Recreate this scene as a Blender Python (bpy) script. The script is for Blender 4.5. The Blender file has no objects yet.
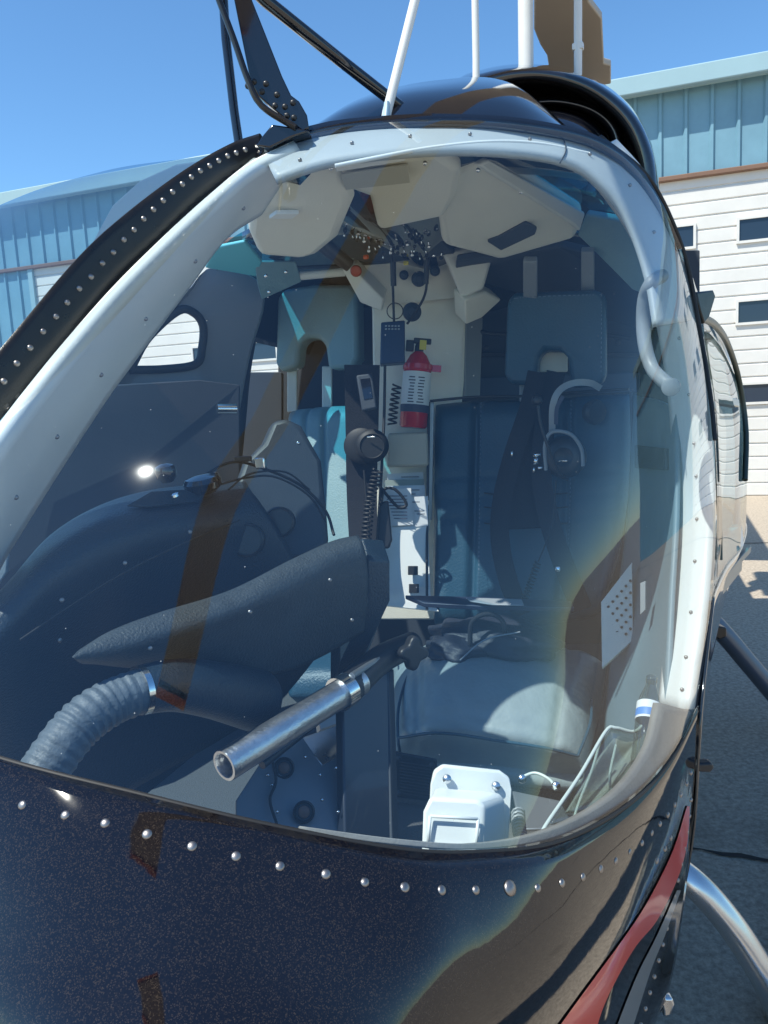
import bpy, bmesh, math, random
from mathutils import Vector, Matrix
from mathutils.bvhtree import BVHTree
random.seed(7)
SC = bpy.context.scene
COL = SC.collection
R = math.radians

# ---------------------------------------------------------------- camera
F = 769.0
CAM = Vector((0, 0, 1.5))
CR = Matrix.Rotation(R(90 - 8.3), 3, 'X') @ Matrix.Rotation(R(-3.0), 3, 'Z')
cd = bpy.data.cameras.new('camera')
cam = bpy.data.objects.new('camera', cd)
COL.objects.link(cam)
cam.matrix_world = Matrix.Translation(CAM) @ CR.to_4x4()
cd.sensor_fit = 'AUTO'; cd.sensor_width = 36; cd.lens = F / 1024 * 36
cd.clip_start = 0.02; cd.clip_end = 3000
SC.camera = cam

def ray(px, py):
    return CR @ Vector(((px - 384) / F, -(py - 512) / F, -1))
def P(px, py, d):
    """the point whose distance ahead of the viewpoint is d metres"""
    v = ray(px, py)
    return CAM + v * (d / v.y)
def P3(t): return P(*t)
def ground_at(px, py, z=0.0):
    v = ray(px, py)
    return CAM + v * ((z - CAM.z) / v.z)

# ---------------------------------------------------------------- materials
MATS = {}
def mat(name, col, rough=.5, metal=0, var=.0, scale=8, bump=0, bscale=60, coat=0, trans=0, emit=None, spec=.5, sheen=0):
    if name in MATS: return MATS[name]
    m = bpy.data.materials.new(name); m.use_nodes = True
    nt = m.node_tree; b = nt.nodes['Principled BSDF']
    c = (*col, 1)
    b.inputs['Base Color'].default_value = c
    b.inputs['Roughness'].default_value = rough
    b.inputs['Metallic'].default_value = metal
    b.inputs['Specular IOR Level'].default_value = spec
    b.inputs['Coat Weight'].default_value = coat
    b.inputs['Coat Roughness'].default_value = .03
    b.inputs['Transmission Weight'].default_value = trans
    tc = nt.nodes.new('ShaderNodeTexCoord')
    if var:
        n = nt.nodes.new('ShaderNodeTexNoise'); n.inputs['Scale'].default_value = scale; n.inputs['Detail'].default_value = 6
        n.inputs['Roughness'].default_value = .65
        nt.links.new(tc.outputs['Object'], n.inputs['Vector'])
        mx = nt.nodes.new('ShaderNodeMix'); mx.data_type = 'RGBA'
        mx.inputs[6].default_value = tuple(max(0, x * (1 - var)) for x in col) + (1,)
        mx.inputs[7].default_value = tuple(min(1, x * (1 + var)) for x in col) + (1,)
        nt.links.new(n.outputs['Fac'], mx.inputs[0]); nt.links.new(mx.outputs[2], b.inputs['Base Color'])
        mr = nt.nodes.new('ShaderNodeMapRange')
        mr.inputs[3].default_value = max(0, rough - .1); mr.inputs[4].default_value = min(1, rough + .12)
        nt.links.new(n.outputs['Fac'], mr.inputs[0]); nt.links.new(mr.outputs[0], b.inputs['Roughness'])
    if bump:
        n2 = nt.nodes.new('ShaderNodeTexNoise'); n2.inputs['Scale'].default_value = bscale; n2.inputs['Detail'].default_value = 4
        nt.links.new(tc.outputs['Object'], n2.inputs['Vector'])
        bp = nt.nodes.new('ShaderNodeBump'); bp.inputs['Strength'].default_value = bump; bp.inputs['Distance'].default_value = .004
        nt.links.new(n2.outputs['Fac'], bp.inputs['Height']); nt.links.new(bp.outputs[0], b.inputs['Normal'])
    MATS[name] = m
    return m

def glass_mat(name, tint, f0=.06, rough=0.0, f90=1.0):
    m = bpy.data.materials.new(name); m.use_nodes = True
    nt = m.node_tree; nt.nodes.clear()
    out = nt.nodes.new('ShaderNodeOutputMaterial')
    mix = nt.nodes.new('ShaderNodeMixShader')
    t = nt.nodes.new('ShaderNodeBsdfTransparent'); t.inputs[0].default_value = (*tint, 1)
    g = nt.nodes.new('ShaderNodeBsdfGlossy'); g.inputs['Roughness'].default_value = rough
    lw = nt.nodes.new('ShaderNodeLayerWeight'); lw.inputs[0].default_value = .5
    pw = nt.nodes.new('ShaderNodeMath'); pw.operation = 'POWER'; pw.inputs[1].default_value = 5
    ma = nt.nodes.new('ShaderNodeMath'); ma.operation = 'MULTIPLY_ADD'
    ma.inputs[1].default_value = f90 - f0; ma.inputs[2].default_value = f0
    nt.links.new(lw.outputs['Facing'], pw.inputs[0]); nt.links.new(pw.outputs[0], ma.inputs[0])
    nt.links.new(ma.outputs[0], mix.inputs[0]); nt.links.new(t.outputs[0], mix.inputs[1]); nt.links.new(g.outputs[0], mix.inputs[2])
    # faint hairline scratches and dust in the surface
    tc = nt.nodes.new('ShaderNodeTexCoord'); mp = nt.nodes.new('ShaderNodeMapping')
    mp.inputs['Scale'].default_value = (1, 1, 1)
    n = nt.nodes.new('ShaderNodeTexNoise'); n.inputs['Scale'].default_value = 3.0; n.inputs['Detail'].default_value = 2
    bp = nt.nodes.new('ShaderNodeBump'); bp.inputs['Strength'].default_value = .05; bp.inputs['Distance'].default_value = .003
    nt.links.new(tc.outputs['Object'], mp.inputs[0]); nt.links.new(mp.outputs[0], n.inputs['Vector'])
    nt.links.new(n.outputs['Fac'], bp.inputs['Height']); nt.links.new(bp.outputs[0], g.inputs['Normal'])
    # dust specks: tiny diffuse dots
    v = nt.nodes.new('ShaderNodeTexVoronoi'); v.inputs['Scale'].default_value = 42
    nt.links.new(tc.outputs['Object'], v.inputs['Vector'])
    lt = nt.nodes.new('ShaderNodeMath'); lt.operation = 'LESS_THAN'; lt.inputs[1].default_value = .03
    nt.links.new(v.outputs['Distance'], lt.inputs[0])
    ml = nt.nodes.new('ShaderNodeMath'); ml.operation = 'MULTIPLY'; ml.inputs[1].default_value = .35
    nt.links.new(lt.outputs[0], ml.inputs[0])
    n3 = nt.nodes.new('ShaderNodeTexNoise'); n3.inputs['Scale'].default_value = 2.2; n3.inputs['Detail'].default_value = 5
    mpz = nt.nodes.new('ShaderNodeMapping'); mpz.inputs['Scale'].default_value = (1, 3, .6); mpz.inputs['Rotation'].default_value = (0, .6, .4)
    nt.links.new(tc.outputs['Object'], mpz.inputs[0]); nt.links.new(mpz.outputs[0], n3.inputs['Vector'])
    mr = nt.nodes.new('ShaderNodeMapRange'); mr.inputs[1].default_value = .45; mr.inputs[2].default_value = .9; mr.inputs[3].default_value = .0005; mr.inputs[4].default_value = .010
    nt.links.new(n3.outputs['Fac'], mr.inputs[0])
    ad = nt.nodes.new('ShaderNodeMath'); ad.operation = 'ADD'
    nt.links.new(ml.outputs[0], ad.inputs[0]); nt.links.new(mr.outputs[0], ad.inputs[1])
    df = nt.nodes.new('ShaderNodeBsdfDiffuse'); df.inputs[0].default_value = (.6, .62, .62, 1)
    mix2 = nt.nodes.new('ShaderNodeMixShader')
    nt.links.new(ad.outputs[0], mix2.inputs[0]); nt.links.new(mix.outputs[0], mix2.inputs[1]); nt.links.new(df.outputs[0], mix2.inputs[2])
    # micro-scratches scatter a little light round bright reflections
    g2 = nt.nodes.new('ShaderNodeBsdfGlossy'); g2.inputs['Roughness'].default_value = .09; g2.inputs[0].default_value = (.9, .95, 1, 1)
    mix3 = nt.nodes.new('ShaderNodeMixShader'); mix3.inputs[0].default_value = .005
    nt.links.new(mix2.outputs[0], mix3.inputs[1]); nt.links.new(g2.outputs[0], mix3.inputs[2])
    nt.links.new(mix3.outputs[0], out.inputs[0])
    return m

# ---------------------------------------------------------------- object helpers
def link(name, me, m, parent=None, smooth=False, bevel=0, solid=0, auto=None):
    o = bpy.data.objects.new(name, me); COL.objects.link(o)
    if m is not None:
        for mm in (m if isinstance(m, (list, tuple)) else [m]): me.materials.append(mm)
    if parent is not None: o.parent = parent
    if smooth:
        for p in me.polygons: p.use_smooth = True
    if solid:
        md = o.modifiers.new('t', 'SOLIDIFY'); md.thickness = solid; md.offset = -1
    if bevel:
        md = o.modifiers.new('b', 'BEVEL'); md.width = bevel; md.segments = 3; md.limit_method = 'ANGLE'; md.angle_limit = R(35)
        md.harden_normals = False
        for p in me.polygons: p.use_smooth = True
        sa = None
        me.set_sharp_from_angle(angle=R(50))
    return o
def obj_bm(name, bm, m, parent=None, **k):
    bmesh.ops.recalc_face_normals(bm, faces=bm.faces)
    me = bpy.data.meshes.new(name); bm.to_mesh(me); bm.free()
    return link(name, me, m, parent, **k)
def empty(name, loc=(0, 0, 0), parent=None):
    o = bpy.data.objects.new(name, None); COL.objects.link(o); o.location = loc
    o.empty_display_size = .1
    if parent is not None: o.parent = parent
    return o
def tag(o, label=None, cat=None, group=None, kind=None):
    if label: o['label'] = label
    if cat: o['category'] = cat
    if group: o['group'] = group
    if kind: o['kind'] = kind
    return o

def cr(pts, n):
    """Catmull-Rom resample of a list of Vectors to n points"""
    pts = [Vector(p) for p in pts]
    if len(pts) == 2: return [pts[0].lerp(pts[1], i / (n - 1)) for i in range(n)]
    L = [0]
    for a, b in zip(pts, pts[1:]): L.append(L[-1] + (b - a).length)
    out = []
    m = len(pts)
    for i in range(n):
        s = L[-1] * i / (n - 1)
        k = 0
        while k < m - 2 and L[k + 1] < s: k += 1
        t = (s - L[k]) / max(1e-9, L[k + 1] - L[k])
        p1, p2 = pts[k], pts[k + 1]
        p0 = pts[k - 1] if k > 0 else p1 * 2 - p2
        p3 = pts[k + 2] if k + 2 < m else p2 * 2 - p1
        out.append(.5 * ((2 * p1) + (p2 - p0) * t + (2 * p0 - 5 * p1 + 4 * p2 - p3) * t * t + (3 * p1 - p0 - 3 * p2 + p3) * t ** 3))
    return out

def gridmesh(name, G, m, parent=None, solid=0, smooth=True, **k):
    me = bpy.data.meshes.new(name)
    h, w = len(G), len(G[0])
    vs = [v for row in G for v in row]
    fs = [(j * w + i, j * w + i + 1, (j + 1) * w + i + 1, (j + 1) * w + i) for j in range(h - 1) for i in range(w - 1)]
    me.from_pydata([tuple(v) for v in vs], [], fs); me.update()
    if sum(p.area * p.normal.dot(p.center - CAM) for p in me.polygons) > 0: me.flip_normals()
    return link(name, me, m, parent, smooth=smooth, solid=solid, **k)
def surf(name, rows, m, parent=None, nu=40, nv=24, **k):
    """smooth surface through rows of (px, py, distance) control points"""
    A = [cr([P3(t) for t in r], nu) for r in rows]
    cols = [cr([a[i] for a in A], nv) for i in range(nu)]
    G = [[cols[i][j] for i in range(nu)] for j in range(nv)]
    return gridmesh(name, G, m, parent, **k), G
def coons(bot, top, left, right, nu=48, nv=40, bulge=0.0, gu=1.0, gv=1.0):
    B, T, Lf, Rt = cr(bot, nu), cr(top, nu), cr(left, nv), cr(right, nv)
    G = []
    for j in range(nv):
        v = j / (nv - 1); row = []
        for i in range(nu):
            u = i / (nu - 1)
            p = B[i] * (1 - v) + T[i] * v + Lf[j] * (1 - u) + Rt[j] * u
            p = p - (B[0] * (1 - u) * (1 - v) + B[-1] * u * (1 - v) + T[0] * (1 - u) * v + T[-1] * u * v)
            row.append(p)
        G.append(row)
    if bulge:
        n = (B[-1] - B[0]).cross(Lf[-1] - Lf[0]).normalized()
        if n.y > 0: n = -n
        for j in range(1, nv - 1):
            for i in range(1, nu - 1):
                G[j][i] = G[j][i] + n * bulge * math.sin(math.pi * (i / (nu - 1)) ** gu) ** .8 * math.sin(math.pi * (j / (nv - 1)) ** gv) ** .8
    return G
def bvh_of(G):
    h, w = len(G), len(G[0])
    vs = [v for row in G for v in row]
    fs = [(j * w + i, j * w + i + 1, (j + 1) * w + i + 1, (j + 1) * w + i) for j in range(h - 1) for i in range(w - 1)]
    return BVHTree.FromPolygons(vs, fs)
def hit(B, px, py):
    d = ray(px, py).normalized()
    l, n, i, t = B.ray_cast(CAM, d)
    if l is None:
        # nearest point on the surface to the ray
        p = CAM + d * 1.2
        for _ in range(12):
            l, n, i, t = B.find_nearest(p)
            p = CAM + d * max(.3, (l - CAM).dot(d))
    if n.dot(d) > 0: n = -n
    return l, n

def prism(bm, front, off):
    """closed solid between polygon front and the same polygon moved by off"""
    a = [bm.verts.new(v) for v in front]; b = [bm.verts.new(v + off) for v in front]
    n = len(a)
    bm.faces.new(a); bm.faces.new(list(reversed(b)))
    for i in range(n):
        j = (i + 1) % n
        bm.faces.new((a[i], b[i], b[j], a[j]))
def slab(name, pts, m, parent=None, t=.02, bevel=.004, off=None, curve=0):
    V = [P3(p) for p in pts]
    if curve: V = cr(V + [V[0]], curve + 1)[:-1]
    if off is None:
        n = Vector()
        for i in range(len(V)):
            a, b = V[i], V[(i + 1) % len(V)]
            n += a.cross(b)
        n.normalize()
        c = sum(V, Vector()) / len(V)
        if n.dot(c - CAM) < 0: n = -n
        off = n * t
    bm = bmesh.new(); prism(bm, V, off)
    return obj_bm(name, bm, m, parent, bevel=bevel)
def add_tube(bm, pts, r, seg=10, cap=True, n=None, flat=None):
    if n: pts = cr(pts, n)
    pts = [Vector(p) for p in pts]
    rs = r if isinstance(r, (list, tuple)) else [r] * len(pts)
    if len(rs) != len(pts):
        rs = [rs[0] + (rs[-1] - rs[0]) * i / (len(pts) - 1) for i in range(len(pts))]
    t0 = (pts[1] - pts[0]).normalized()
    ref = Vector((0, 0, 1)) if abs(t0.z) < .9 else Vector((1, 0, 0))
    nrm = t0.cross(ref).normalized()
    rings = []
    for i, p in enumerate(pts):
        t = (pts[min(i + 1, len(pts) - 1)] - pts[max(i - 1, 0)])
        if t.length < 1e-9: t = t0
        t.normalize()
        nrm = (nrm - t * nrm.dot(t)).normalized(); bn = t.cross(nrm)
        ring = []
        for k in range(seg):
            a = 2 * math.pi * k / seg
            ring.append(bm.verts.new(p + (nrm * math.cos(a) + bn * math.sin(a) * (flat or 1)) * rs[i]))
        rings.append(ring)
    for a, b in zip(rings, rings[1:]):
        for k in range(seg):
            bm.faces.new((a[k], a[(k + 1) % seg], b[(k + 1) % seg], b[k]))
    if cap:
        bm.faces.new(list(reversed(rings[0]))); bm.faces.new(rings[-1])
def tube(name, pts, r, m, parent=None, seg=12, n=None, cap=True, flat=None):
    bm = bmesh.new(); add_tube(bm, pts, r, seg, cap, n, flat)
    o = obj_bm(name, bm, m, parent, smooth=True)
    o.data.set_sharp_from_angle(angle=R(45))
    return o
def basis(n, up=Vector((0, 0, 1))):
    n = n.normalized()
    x = up.cross(n)
    if x.length < 1e-4: x = Vector((1, 0, 0)).cross(n)
    x.normalize(); y = n.cross(x)
    return x, y, n
def add_dome(bm, c, n, r, h, seg=10, rings=4):
    x, y, n = basis(n)
    prev = None
    for j in range(rings + 1):
        a = (math.pi / 2) * j / rings
        rr, hh = r * math.cos(a), h * math.sin(a)
        if j == rings:
            v = bm.verts.new(c + n * h)
            for k in range(seg): bm.faces.new((prev[k], prev[(k + 1) % seg], v))
            break
        ring = [bm.verts.new(c + x * rr * math.cos(2 * math.pi * k / seg) + y * rr * math.sin(2 * math.pi * k / seg) + n * hh) for k in range(seg)]
        if prev:
            for k in range(seg): bm.faces.new((prev[k], prev[(k + 1) % seg], ring[(k + 1) % seg], ring[k]))
        prev = ring
def add_lathe(bm, c, n, prof, seg=20):
    """prof: list of (radius, height along n)"""
    x, y, n = basis(n)
    rings = []
    for r, h in prof:
        r = max(r, 1e-5)
        rings.append([bm.verts.new(c + n * h + (x * math.cos(2 * math.pi * k / seg) + y * math.sin(2 * math.pi * k / seg)) * r) for k in range(seg)])
    for a, b in zip(rings, rings[1:]):
        for k in range(seg): bm.faces.new((a[k], a[(k + 1) % seg], b[(k + 1) % seg], b[k]))
    bm.faces.new(list(reversed(rings[0]))); bm.faces.new(rings[-1])
def lathe(name, c, n, prof, m, parent=None, seg=24):
    bm = bmesh.new(); add_lathe(bm, c, n, prof, seg)
    o = obj_bm(name, bm, m, parent, smooth=True)
    o.data.set_sharp_from_angle(angle=R(40))
    return o
def add_box(bm, c, ax, ay, az):
    """box centred on c with half-axis vectors"""
    v = []
    for sz in (-1, 1):
        for sy in (-1, 1):
            for sx in (-1, 1):
                v.append(bm.verts.new(c + ax * sx + ay * sy + az * sz))
    for f in ((0, 2, 3, 1), (4, 5, 7, 6), (0, 1, 5, 4), (2, 6, 7, 3), (0, 4, 6, 2), (1, 3, 7, 5)):
        bm.faces.new([v[i] for i in f])
def box(name, c, ax, ay, az, m, parent=None, bevel=.004):
    bm = bmesh.new(); add_box(bm, c, ax, ay, az)
    return obj_bm(name, bm, m, parent, bevel=bevel)
def pillow(name, rows, m, parent=None, t=.08, nu=18, nv=18, puff=.02, seams=(), levels=1):
    """padded panel: rows of (px,py,d) control points give the front face, closed at the back, soft edges"""
    A = [cr([P3(q) for q in r], nu) for r in rows]
    cols = [cr([a[i] for a in A], nv) for i in range(nu)]
    G = [[cols[i][j] for i in range(nu)] for j in range(nv)]
    n = (G[0][-1] - G[0][0]).cross(G[-1][0] - G[0][0]).normalized()
    if n.dot(G[0][0] - CAM) < 0: n = -n            # n points away from the viewer
    bm = bmesh.new()
    fr = []; bk = []
    for j in range(nv):
        ra = []; rb = []
        for i in range(nu):
            u, v = i / (nu - 1), j / (nv - 1)
            e = min(1, min(u, 1 - u) * 9) ; f = min(1, min(v, 1 - v) * 9)
            s = (1 - (1 - e) ** 2) ** .5 * (1 - (1 - f) ** 2) ** .5
            dz = (1 - s) * t * .45 - puff * math.sin(math.pi * u) * math.sin(math.pi * v)
            for (kind, pos, dep, wid) in seams:
                q = abs((u if kind == 'u' else v) - pos)
                dz += dep * math.exp(-(q / wid) ** 2)
            ra.append(bm.verts.new(G[j][i] + n * dz)); rb.append(bm.verts.new(G[j][i] + n * (t - (1 - s) * t * .45)))
        fr.append(ra); bk.append(rb)
    for j in range(nv - 1):
        for i in range(nu - 1):
            bm.faces.new((fr[j][i], fr[j][i + 1], fr[j + 1][i + 1], fr[j + 1][i]))
            bm.faces.new((bk[j][i], bk[j + 1][i], bk[j + 1][i + 1], bk[j][i + 1]))
    for i in range(nu - 1):
        bm.faces.new((fr[0][i + 1], fr[0][i], bk[0][i], bk[0][i + 1])); bm.faces.new((fr[-1][i], fr[-1][i + 1], bk[-1][i + 1], bk[-1][i]))
    for j in range(nv - 1):
        bm.faces.new((fr[j][0], fr[j + 1][0], bk[j + 1][0], bk[j][0])); bm.faces.new((fr[j + 1][-1], fr[j][-1], bk[j][-1], bk[j + 1][-1]))
    o = obj_bm(name, bm, m, parent, smooth=True)
    md = o.modifiers.new('s', 'SUBSURF'); md.levels = levels; md.render_levels = levels
    return o
def ribbon(name, pts, w, m, parent=None, t=.002, n=24, side=None):
    """flat strap along px points, width w (metres) across the view"""
    Q = cr([P3(p) for p in pts], n)
    bm = bmesh.new(); pr = None
    for i, q in enumerate(Q):
        tg = (Q[min(i + 1, n - 1)] - Q[max(0, i - 1)]).normalized()
        vd = (q - CAM).normalized()
        s = (side or tg.cross(vd)).normalized()
        s = (s - tg * s.dot(tg)).normalized()
        nn = tg.cross(s).normalized()
        if nn.dot(vd) > 0: nn = -nn
        ww = w[0] + (w[1] - w[0]) * i / (n - 1) if isinstance(w, tuple) else w
        r = [bm.verts.new(q - s * ww / 2), bm.verts.new(q + s * ww / 2), bm.verts.new(q + s * ww / 2 + nn * t), bm.verts.new(q - s * ww / 2 + nn * t)]
        if pr:
            for k in range(4): bm.faces.new((pr[k], pr[(k + 1) % 4], r[(k + 1) % 4], r[k]))
        else: bm.faces.new(r)
        pr = r
    bm.faces.new(list(reversed(pr)))
    return obj_bm(name, bm, m, parent)
def coil_pts(path, r, turns, per=10):
    n = turns * per
    Q = cr(path, n + 1); out = []
    for i, q in enumerate(Q):
        tg = (Q[min(i + 1, n)] - Q[max(0, i - 1)]).normalized()
        x, y, z = basis(tg, Vector((.3, 1, .2)))
        a = 2 * math.pi * i / per
        out.append(q + (x * math.cos(a) + y * math.sin(a)) * r)
    return out
SUN_STRENGTH, SKY_STRENGTH, EXPO = 4.4, .15, .5
# ================================================================ palette
M_white = mat('cabin_white_paint', (.74, .74, .68), .42, var=.06, scale=5, bump=.08, bscale=220)
M_cream = mat('cabin_cream_plastic', (.82, .79, .68), .55, var=.08, scale=6, bump=.15, bscale=260)
M_post = mat('post_white_paint', (.82, .83, .81), .35, var=.05, scale=7, bump=.05, bscale=120)
M_header = mat('shaded_header_paint', (.44, .48, .50), .45, var=.08, scale=7, bump=.08, bscale=200)  # shade on the pale header put into a greyer colour
M_black = mat('black_crackle_plastic', (.018, .019, .022), .42, var=.3, scale=20, bump=.1, bscale=300)
M_blackp = mat('black_gloss_paint', (.006, .007, .012), .07, coat=.6)
M_strip = mat('black_strip_paint', (.012, .011, .012), .3, var=.3, scale=60, bump=.08, bscale=400)
M_leather = mat('navy_leather', (.017, .062, .100), .40, var=.2, scale=14, bump=.35, bscale=190)
M_leather2 = mat('sunlit_leather', (.26, .31, .32), .36, var=.12, scale=12, bump=.35, bscale=150)  # seat leather with the sunlight put into its colour
M_vinyl = mat('dark_vinyl_hood', (.014, .027, .042), .36, var=.3, scale=16, bump=.5, bscale=260)
M_grey = mat('grey_plastic', (.26, .28, .30), .45, var=.1, scale=10)
M_alu = mat('brushed_aluminium', (.72, .72, .72), .28, metal=1, var=.12, scale=25)
M_steel = mat('bright_steel', (.8, .8, .8), .15, metal=1)
M_rivet = mat('worn_rivet_metal', (.30, .28, .27), .42, metal=1, var=.2, scale=80)
M_belt = mat('black_webbing', (.008, .009, .014), .8, bump=.4, bscale=500)
M_red = mat('red_enamel', (.55, .012, .02), .25, coat=.4)
M_label = mat('white_paper_label', (.72, .74, .74), .6)
M_ink = mat('dark_label_ink', (.05, .06, .1), .6)
M_carpet = mat('speckled_carpet', (.11, .11, .115), .95, var=.75, scale=260, bump=.9, bscale=420)
M_dark = mat('dark_cabin_trim', (.035, .045, .06), .7, var=.25, scale=9, bump=.1, bscale=200)
M_cyan = mat('cyan_lit_trim', (.20, .32, .35), .45, var=.08, scale=12, bump=.3, bscale=190)  # cyan light from the roof windows put into the colour
M_yellow = mat('yellow_tag', (.75, .62, .06), .5)
M_orange = mat('orange_red_cap', (.7, .10, .03), .4)
M_rubber = mat('black_rubber', (.012, .012, .013), .6)

# ================================================================ helicopter root
heli = empty('helicopter', ground_at(384, 1023) + Vector((.4, 1.2, 0)))
heli_loc = heli.location.copy()
_inv = Matrix.Translation(-heli_loc)
def H(o):
    """parent to the helicopter while keeping world coordinates"""
    o.parent = heli; o.matrix_parent_inverse = _inv; return o
tag(heli, 'dark metallic helicopter with big bubble windshield, riveted nose and red side stripe', 'helicopter')
YAW = R(22)
AFT = Vector((math.sin(YAW), math.cos(YAW), 0)); LAT = Vector((math.cos(YAW), -math.sin(YAW), 0)); UP = Vector((0, 0, 1))

# ---- windshield glass, near half
wb = [(-170, 700, .82), (0, 757, .71), (140, 793, .675), (270, 824, .67), (400, 848, .69), (480, 851, .73), (560, 840, .80), (630, 802, .935), (672, 757, 1.09), (697, 710, 1.29)]
wt = [(258, 148, 1.44), (330, 125, 1.43), (430, 117, 1.42), (520, 121, 1.44), (600, 139, 1.49), (650, 182, 1.55), (682, 250, 1.60)]
wl = [(-170, 700, .82), (-120, 560, .93), (-60, 460, 1.0), (0, 400, 1.07), (80, 318, 1.18), (160, 235, 1.30), (215, 181, 1.38), (258, 148, 1.44)]
wr = [(697, 710, 1.29), (712, 600, 1.42), (716, 500, 1.51), (710, 400, 1.56), (697, 320, 1.59), (682, 250, 1.60)]
WG = coons([P3(t) for t in wb], [P3(t) for t in wt], [P3(t) for t in wl], [P3(t) for t in wr], 56, 48, bulge=.07, gu=.75, gv=1.2)
WB = bvh_of(WG)
M_glass = glass_mat('tinted_windshield', (.90, .96, .98), f0=.080, rough=.012)
wind = H(gridmesh('windshield', WG, M_glass))
def onglass(px, py, k=1.0, dz=0.0):
    l, n = hit(WB, px, py)
    d = (l - CAM)
    return CAM + d * k - n * dz

# ---- nose skin
nrows = [
 [(-260, 640, .92), (-170, 702, .815), (0, 759, .705), (140, 795, .67), (270, 826, .665), (400, 850, .685), (480, 853, .725), (560, 842, .795), (630, 804, .93), (672, 759, 1.085), (699, 706, 1.29)],
 [(-270, 720, .88), (-170, 762, .78), (0, 803, .675), (140, 838, .64), (270, 868, .637), (400, 890, .652), (480, 893, .692), (560, 882, .762), (630, 848, .905), (669, 805, 1.07), (697, 745, 1.28)],
 [(-280, 850, .84), (-170, 890, .72), (0, 925, .61), (140, 957, .575), (270, 982, .575), (400, 1000, .59), (480, 1000, .635), (560, 982, .725), (618, 945, .87), (655, 895, 1.04), (692, 812, 1.27)],
 [(-280, 1000, .82), (-170, 1060, .65), (0, 1110, .535), (140, 1145, .495), (270, 1170, .495), (400, 1180, .55), (470, 1170, .63), (535, 1140, .75), (588, 1085, .88), (634, 1010, 1.06), (684, 905, 1.29)],
 [(-280, 1200, .85), (-170, 1300, .66), (0, 1400, .52), (140, 1450, .48), (270, 1450, .50), (380, 1430, .59), (440, 1400, .70), (490, 1340, .84), (550, 1250, .95), (600, 1140, 1.09), (662, 1010, 1.30)],
 [(-200, 1300, 1.0), (-100, 1400, .9), (60, 1500, .85), (160, 1500, .9), (260, 1480, .95), (340, 1450, 1.0), (400, 1400, 1.08), (450, 1340, 1.16), (510, 1250, 1.26), (560, 1170, 1.4), (620, 1060, 1.6)],
]
def flake_paint():
    m = bpy.data.materials.new('metallic_flake_paint'); m.use_nodes = True
    nt = m.node_tree; b = nt.nodes['Principled BSDF']
    tc = nt.nodes.new('ShaderNodeTexCoord')
    v = nt.nodes.new('ShaderNodeTexVoronoi'); v.inputs['Scale'].default_value = 1100
    nt.links.new(tc.outputs['Object'], v.inputs['Vector'])
    sp = nt.nodes.new('ShaderNodeSeparateColor'); nt.links.new(v.outputs['Color'], sp.inputs[0])
    gt = nt.nodes.new('ShaderNodeMapRange'); gt.inputs[1].default_value = .70; gt.inputs[2].default_value = 1.0
    nt.links.new(sp.outputs[0], gt.inputs[0])
    mx = nt.nodes.new('ShaderNodeMix'); mx.data_type = 'RGBA'
    mx.inputs[6].default_value = (.004, .004, .007, 1); mx.inputs[7].default_value = (.036, .027, .022, 1)
    nt.links.new(gt.outputs[0], mx.inputs[0]); nt.links.new(mx.outputs[2], b.inputs['Base Color'])
    b.inputs['Metallic'].default_value = 0; b.inputs['Roughness'].default_value = .5; b.inputs['Specular IOR Level'].default_value = .0
    # each flake tilts its own way under the clear coat
    sub = nt.nodes.new('ShaderNodeVectorMath'); sub.operation = 'SUBTRACT'; sub.inputs[1].default_value = (.5, .5, .5)
    nt.links.new(v.outputs['Color'], sub.inputs[0])
    sc = nt.nodes.new('ShaderNodeVectorMath'); sc.operation = 'SCALE'; sc.inputs['Scale'].default_value = .5
    nt.links.new(sub.outputs[0], sc.inputs[0])
    geo = nt.nodes.new('ShaderNodeNewGeometry'); ad = nt.nodes.new('ShaderNodeVectorMath'); ad.operation = 'ADD'
    nt.links.new(geo.outputs['Normal'], ad.inputs[0]); nt.links.new(sc.outputs[0], ad.inputs[1])
    nm = nt.nodes.new('ShaderNodeVectorMath'); nm.operation = 'NORMALIZE'
    nt.links.new(ad.outputs[0], nm.inputs[0]); nt.links.new(nm.outputs[0], b.inputs['Normal'])
    b.inputs['Coat Weight'].default_value = 1.0; b.inputs['Coat Roughness'].default_value = .045; b.inputs['Coat IOR'].default_value = 1.58
    # slight orange peel in the clear coat
    n2 = nt.nodes.new('ShaderNodeTexNoise'); n2.inputs['Scale'].default_value = 14; n2.inputs['Detail'].default_value = 3
    nt.links.new(tc.outputs['Object'], n2.inputs['Vector'])
    bp = nt.nodes.new('ShaderNodeBump'); bp.inputs['Strength'].default_value = .12; bp.inputs['Distance'].default_value = .003
    nt.links.new(n2.outputs['Fac'], bp.inputs['Height']); nt.links.new(bp.outputs[0], b.inputs['Coat Normal'])
    return m
M_flake = flake_paint()
nose, NG = surf('nose_skin', nrows, M_flake, nu=110, nv=60, solid=.003)
H(nose); NB = bvh_of(NG)
SUN = Vector((-.44, -.29, .85)).normalized()
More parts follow.
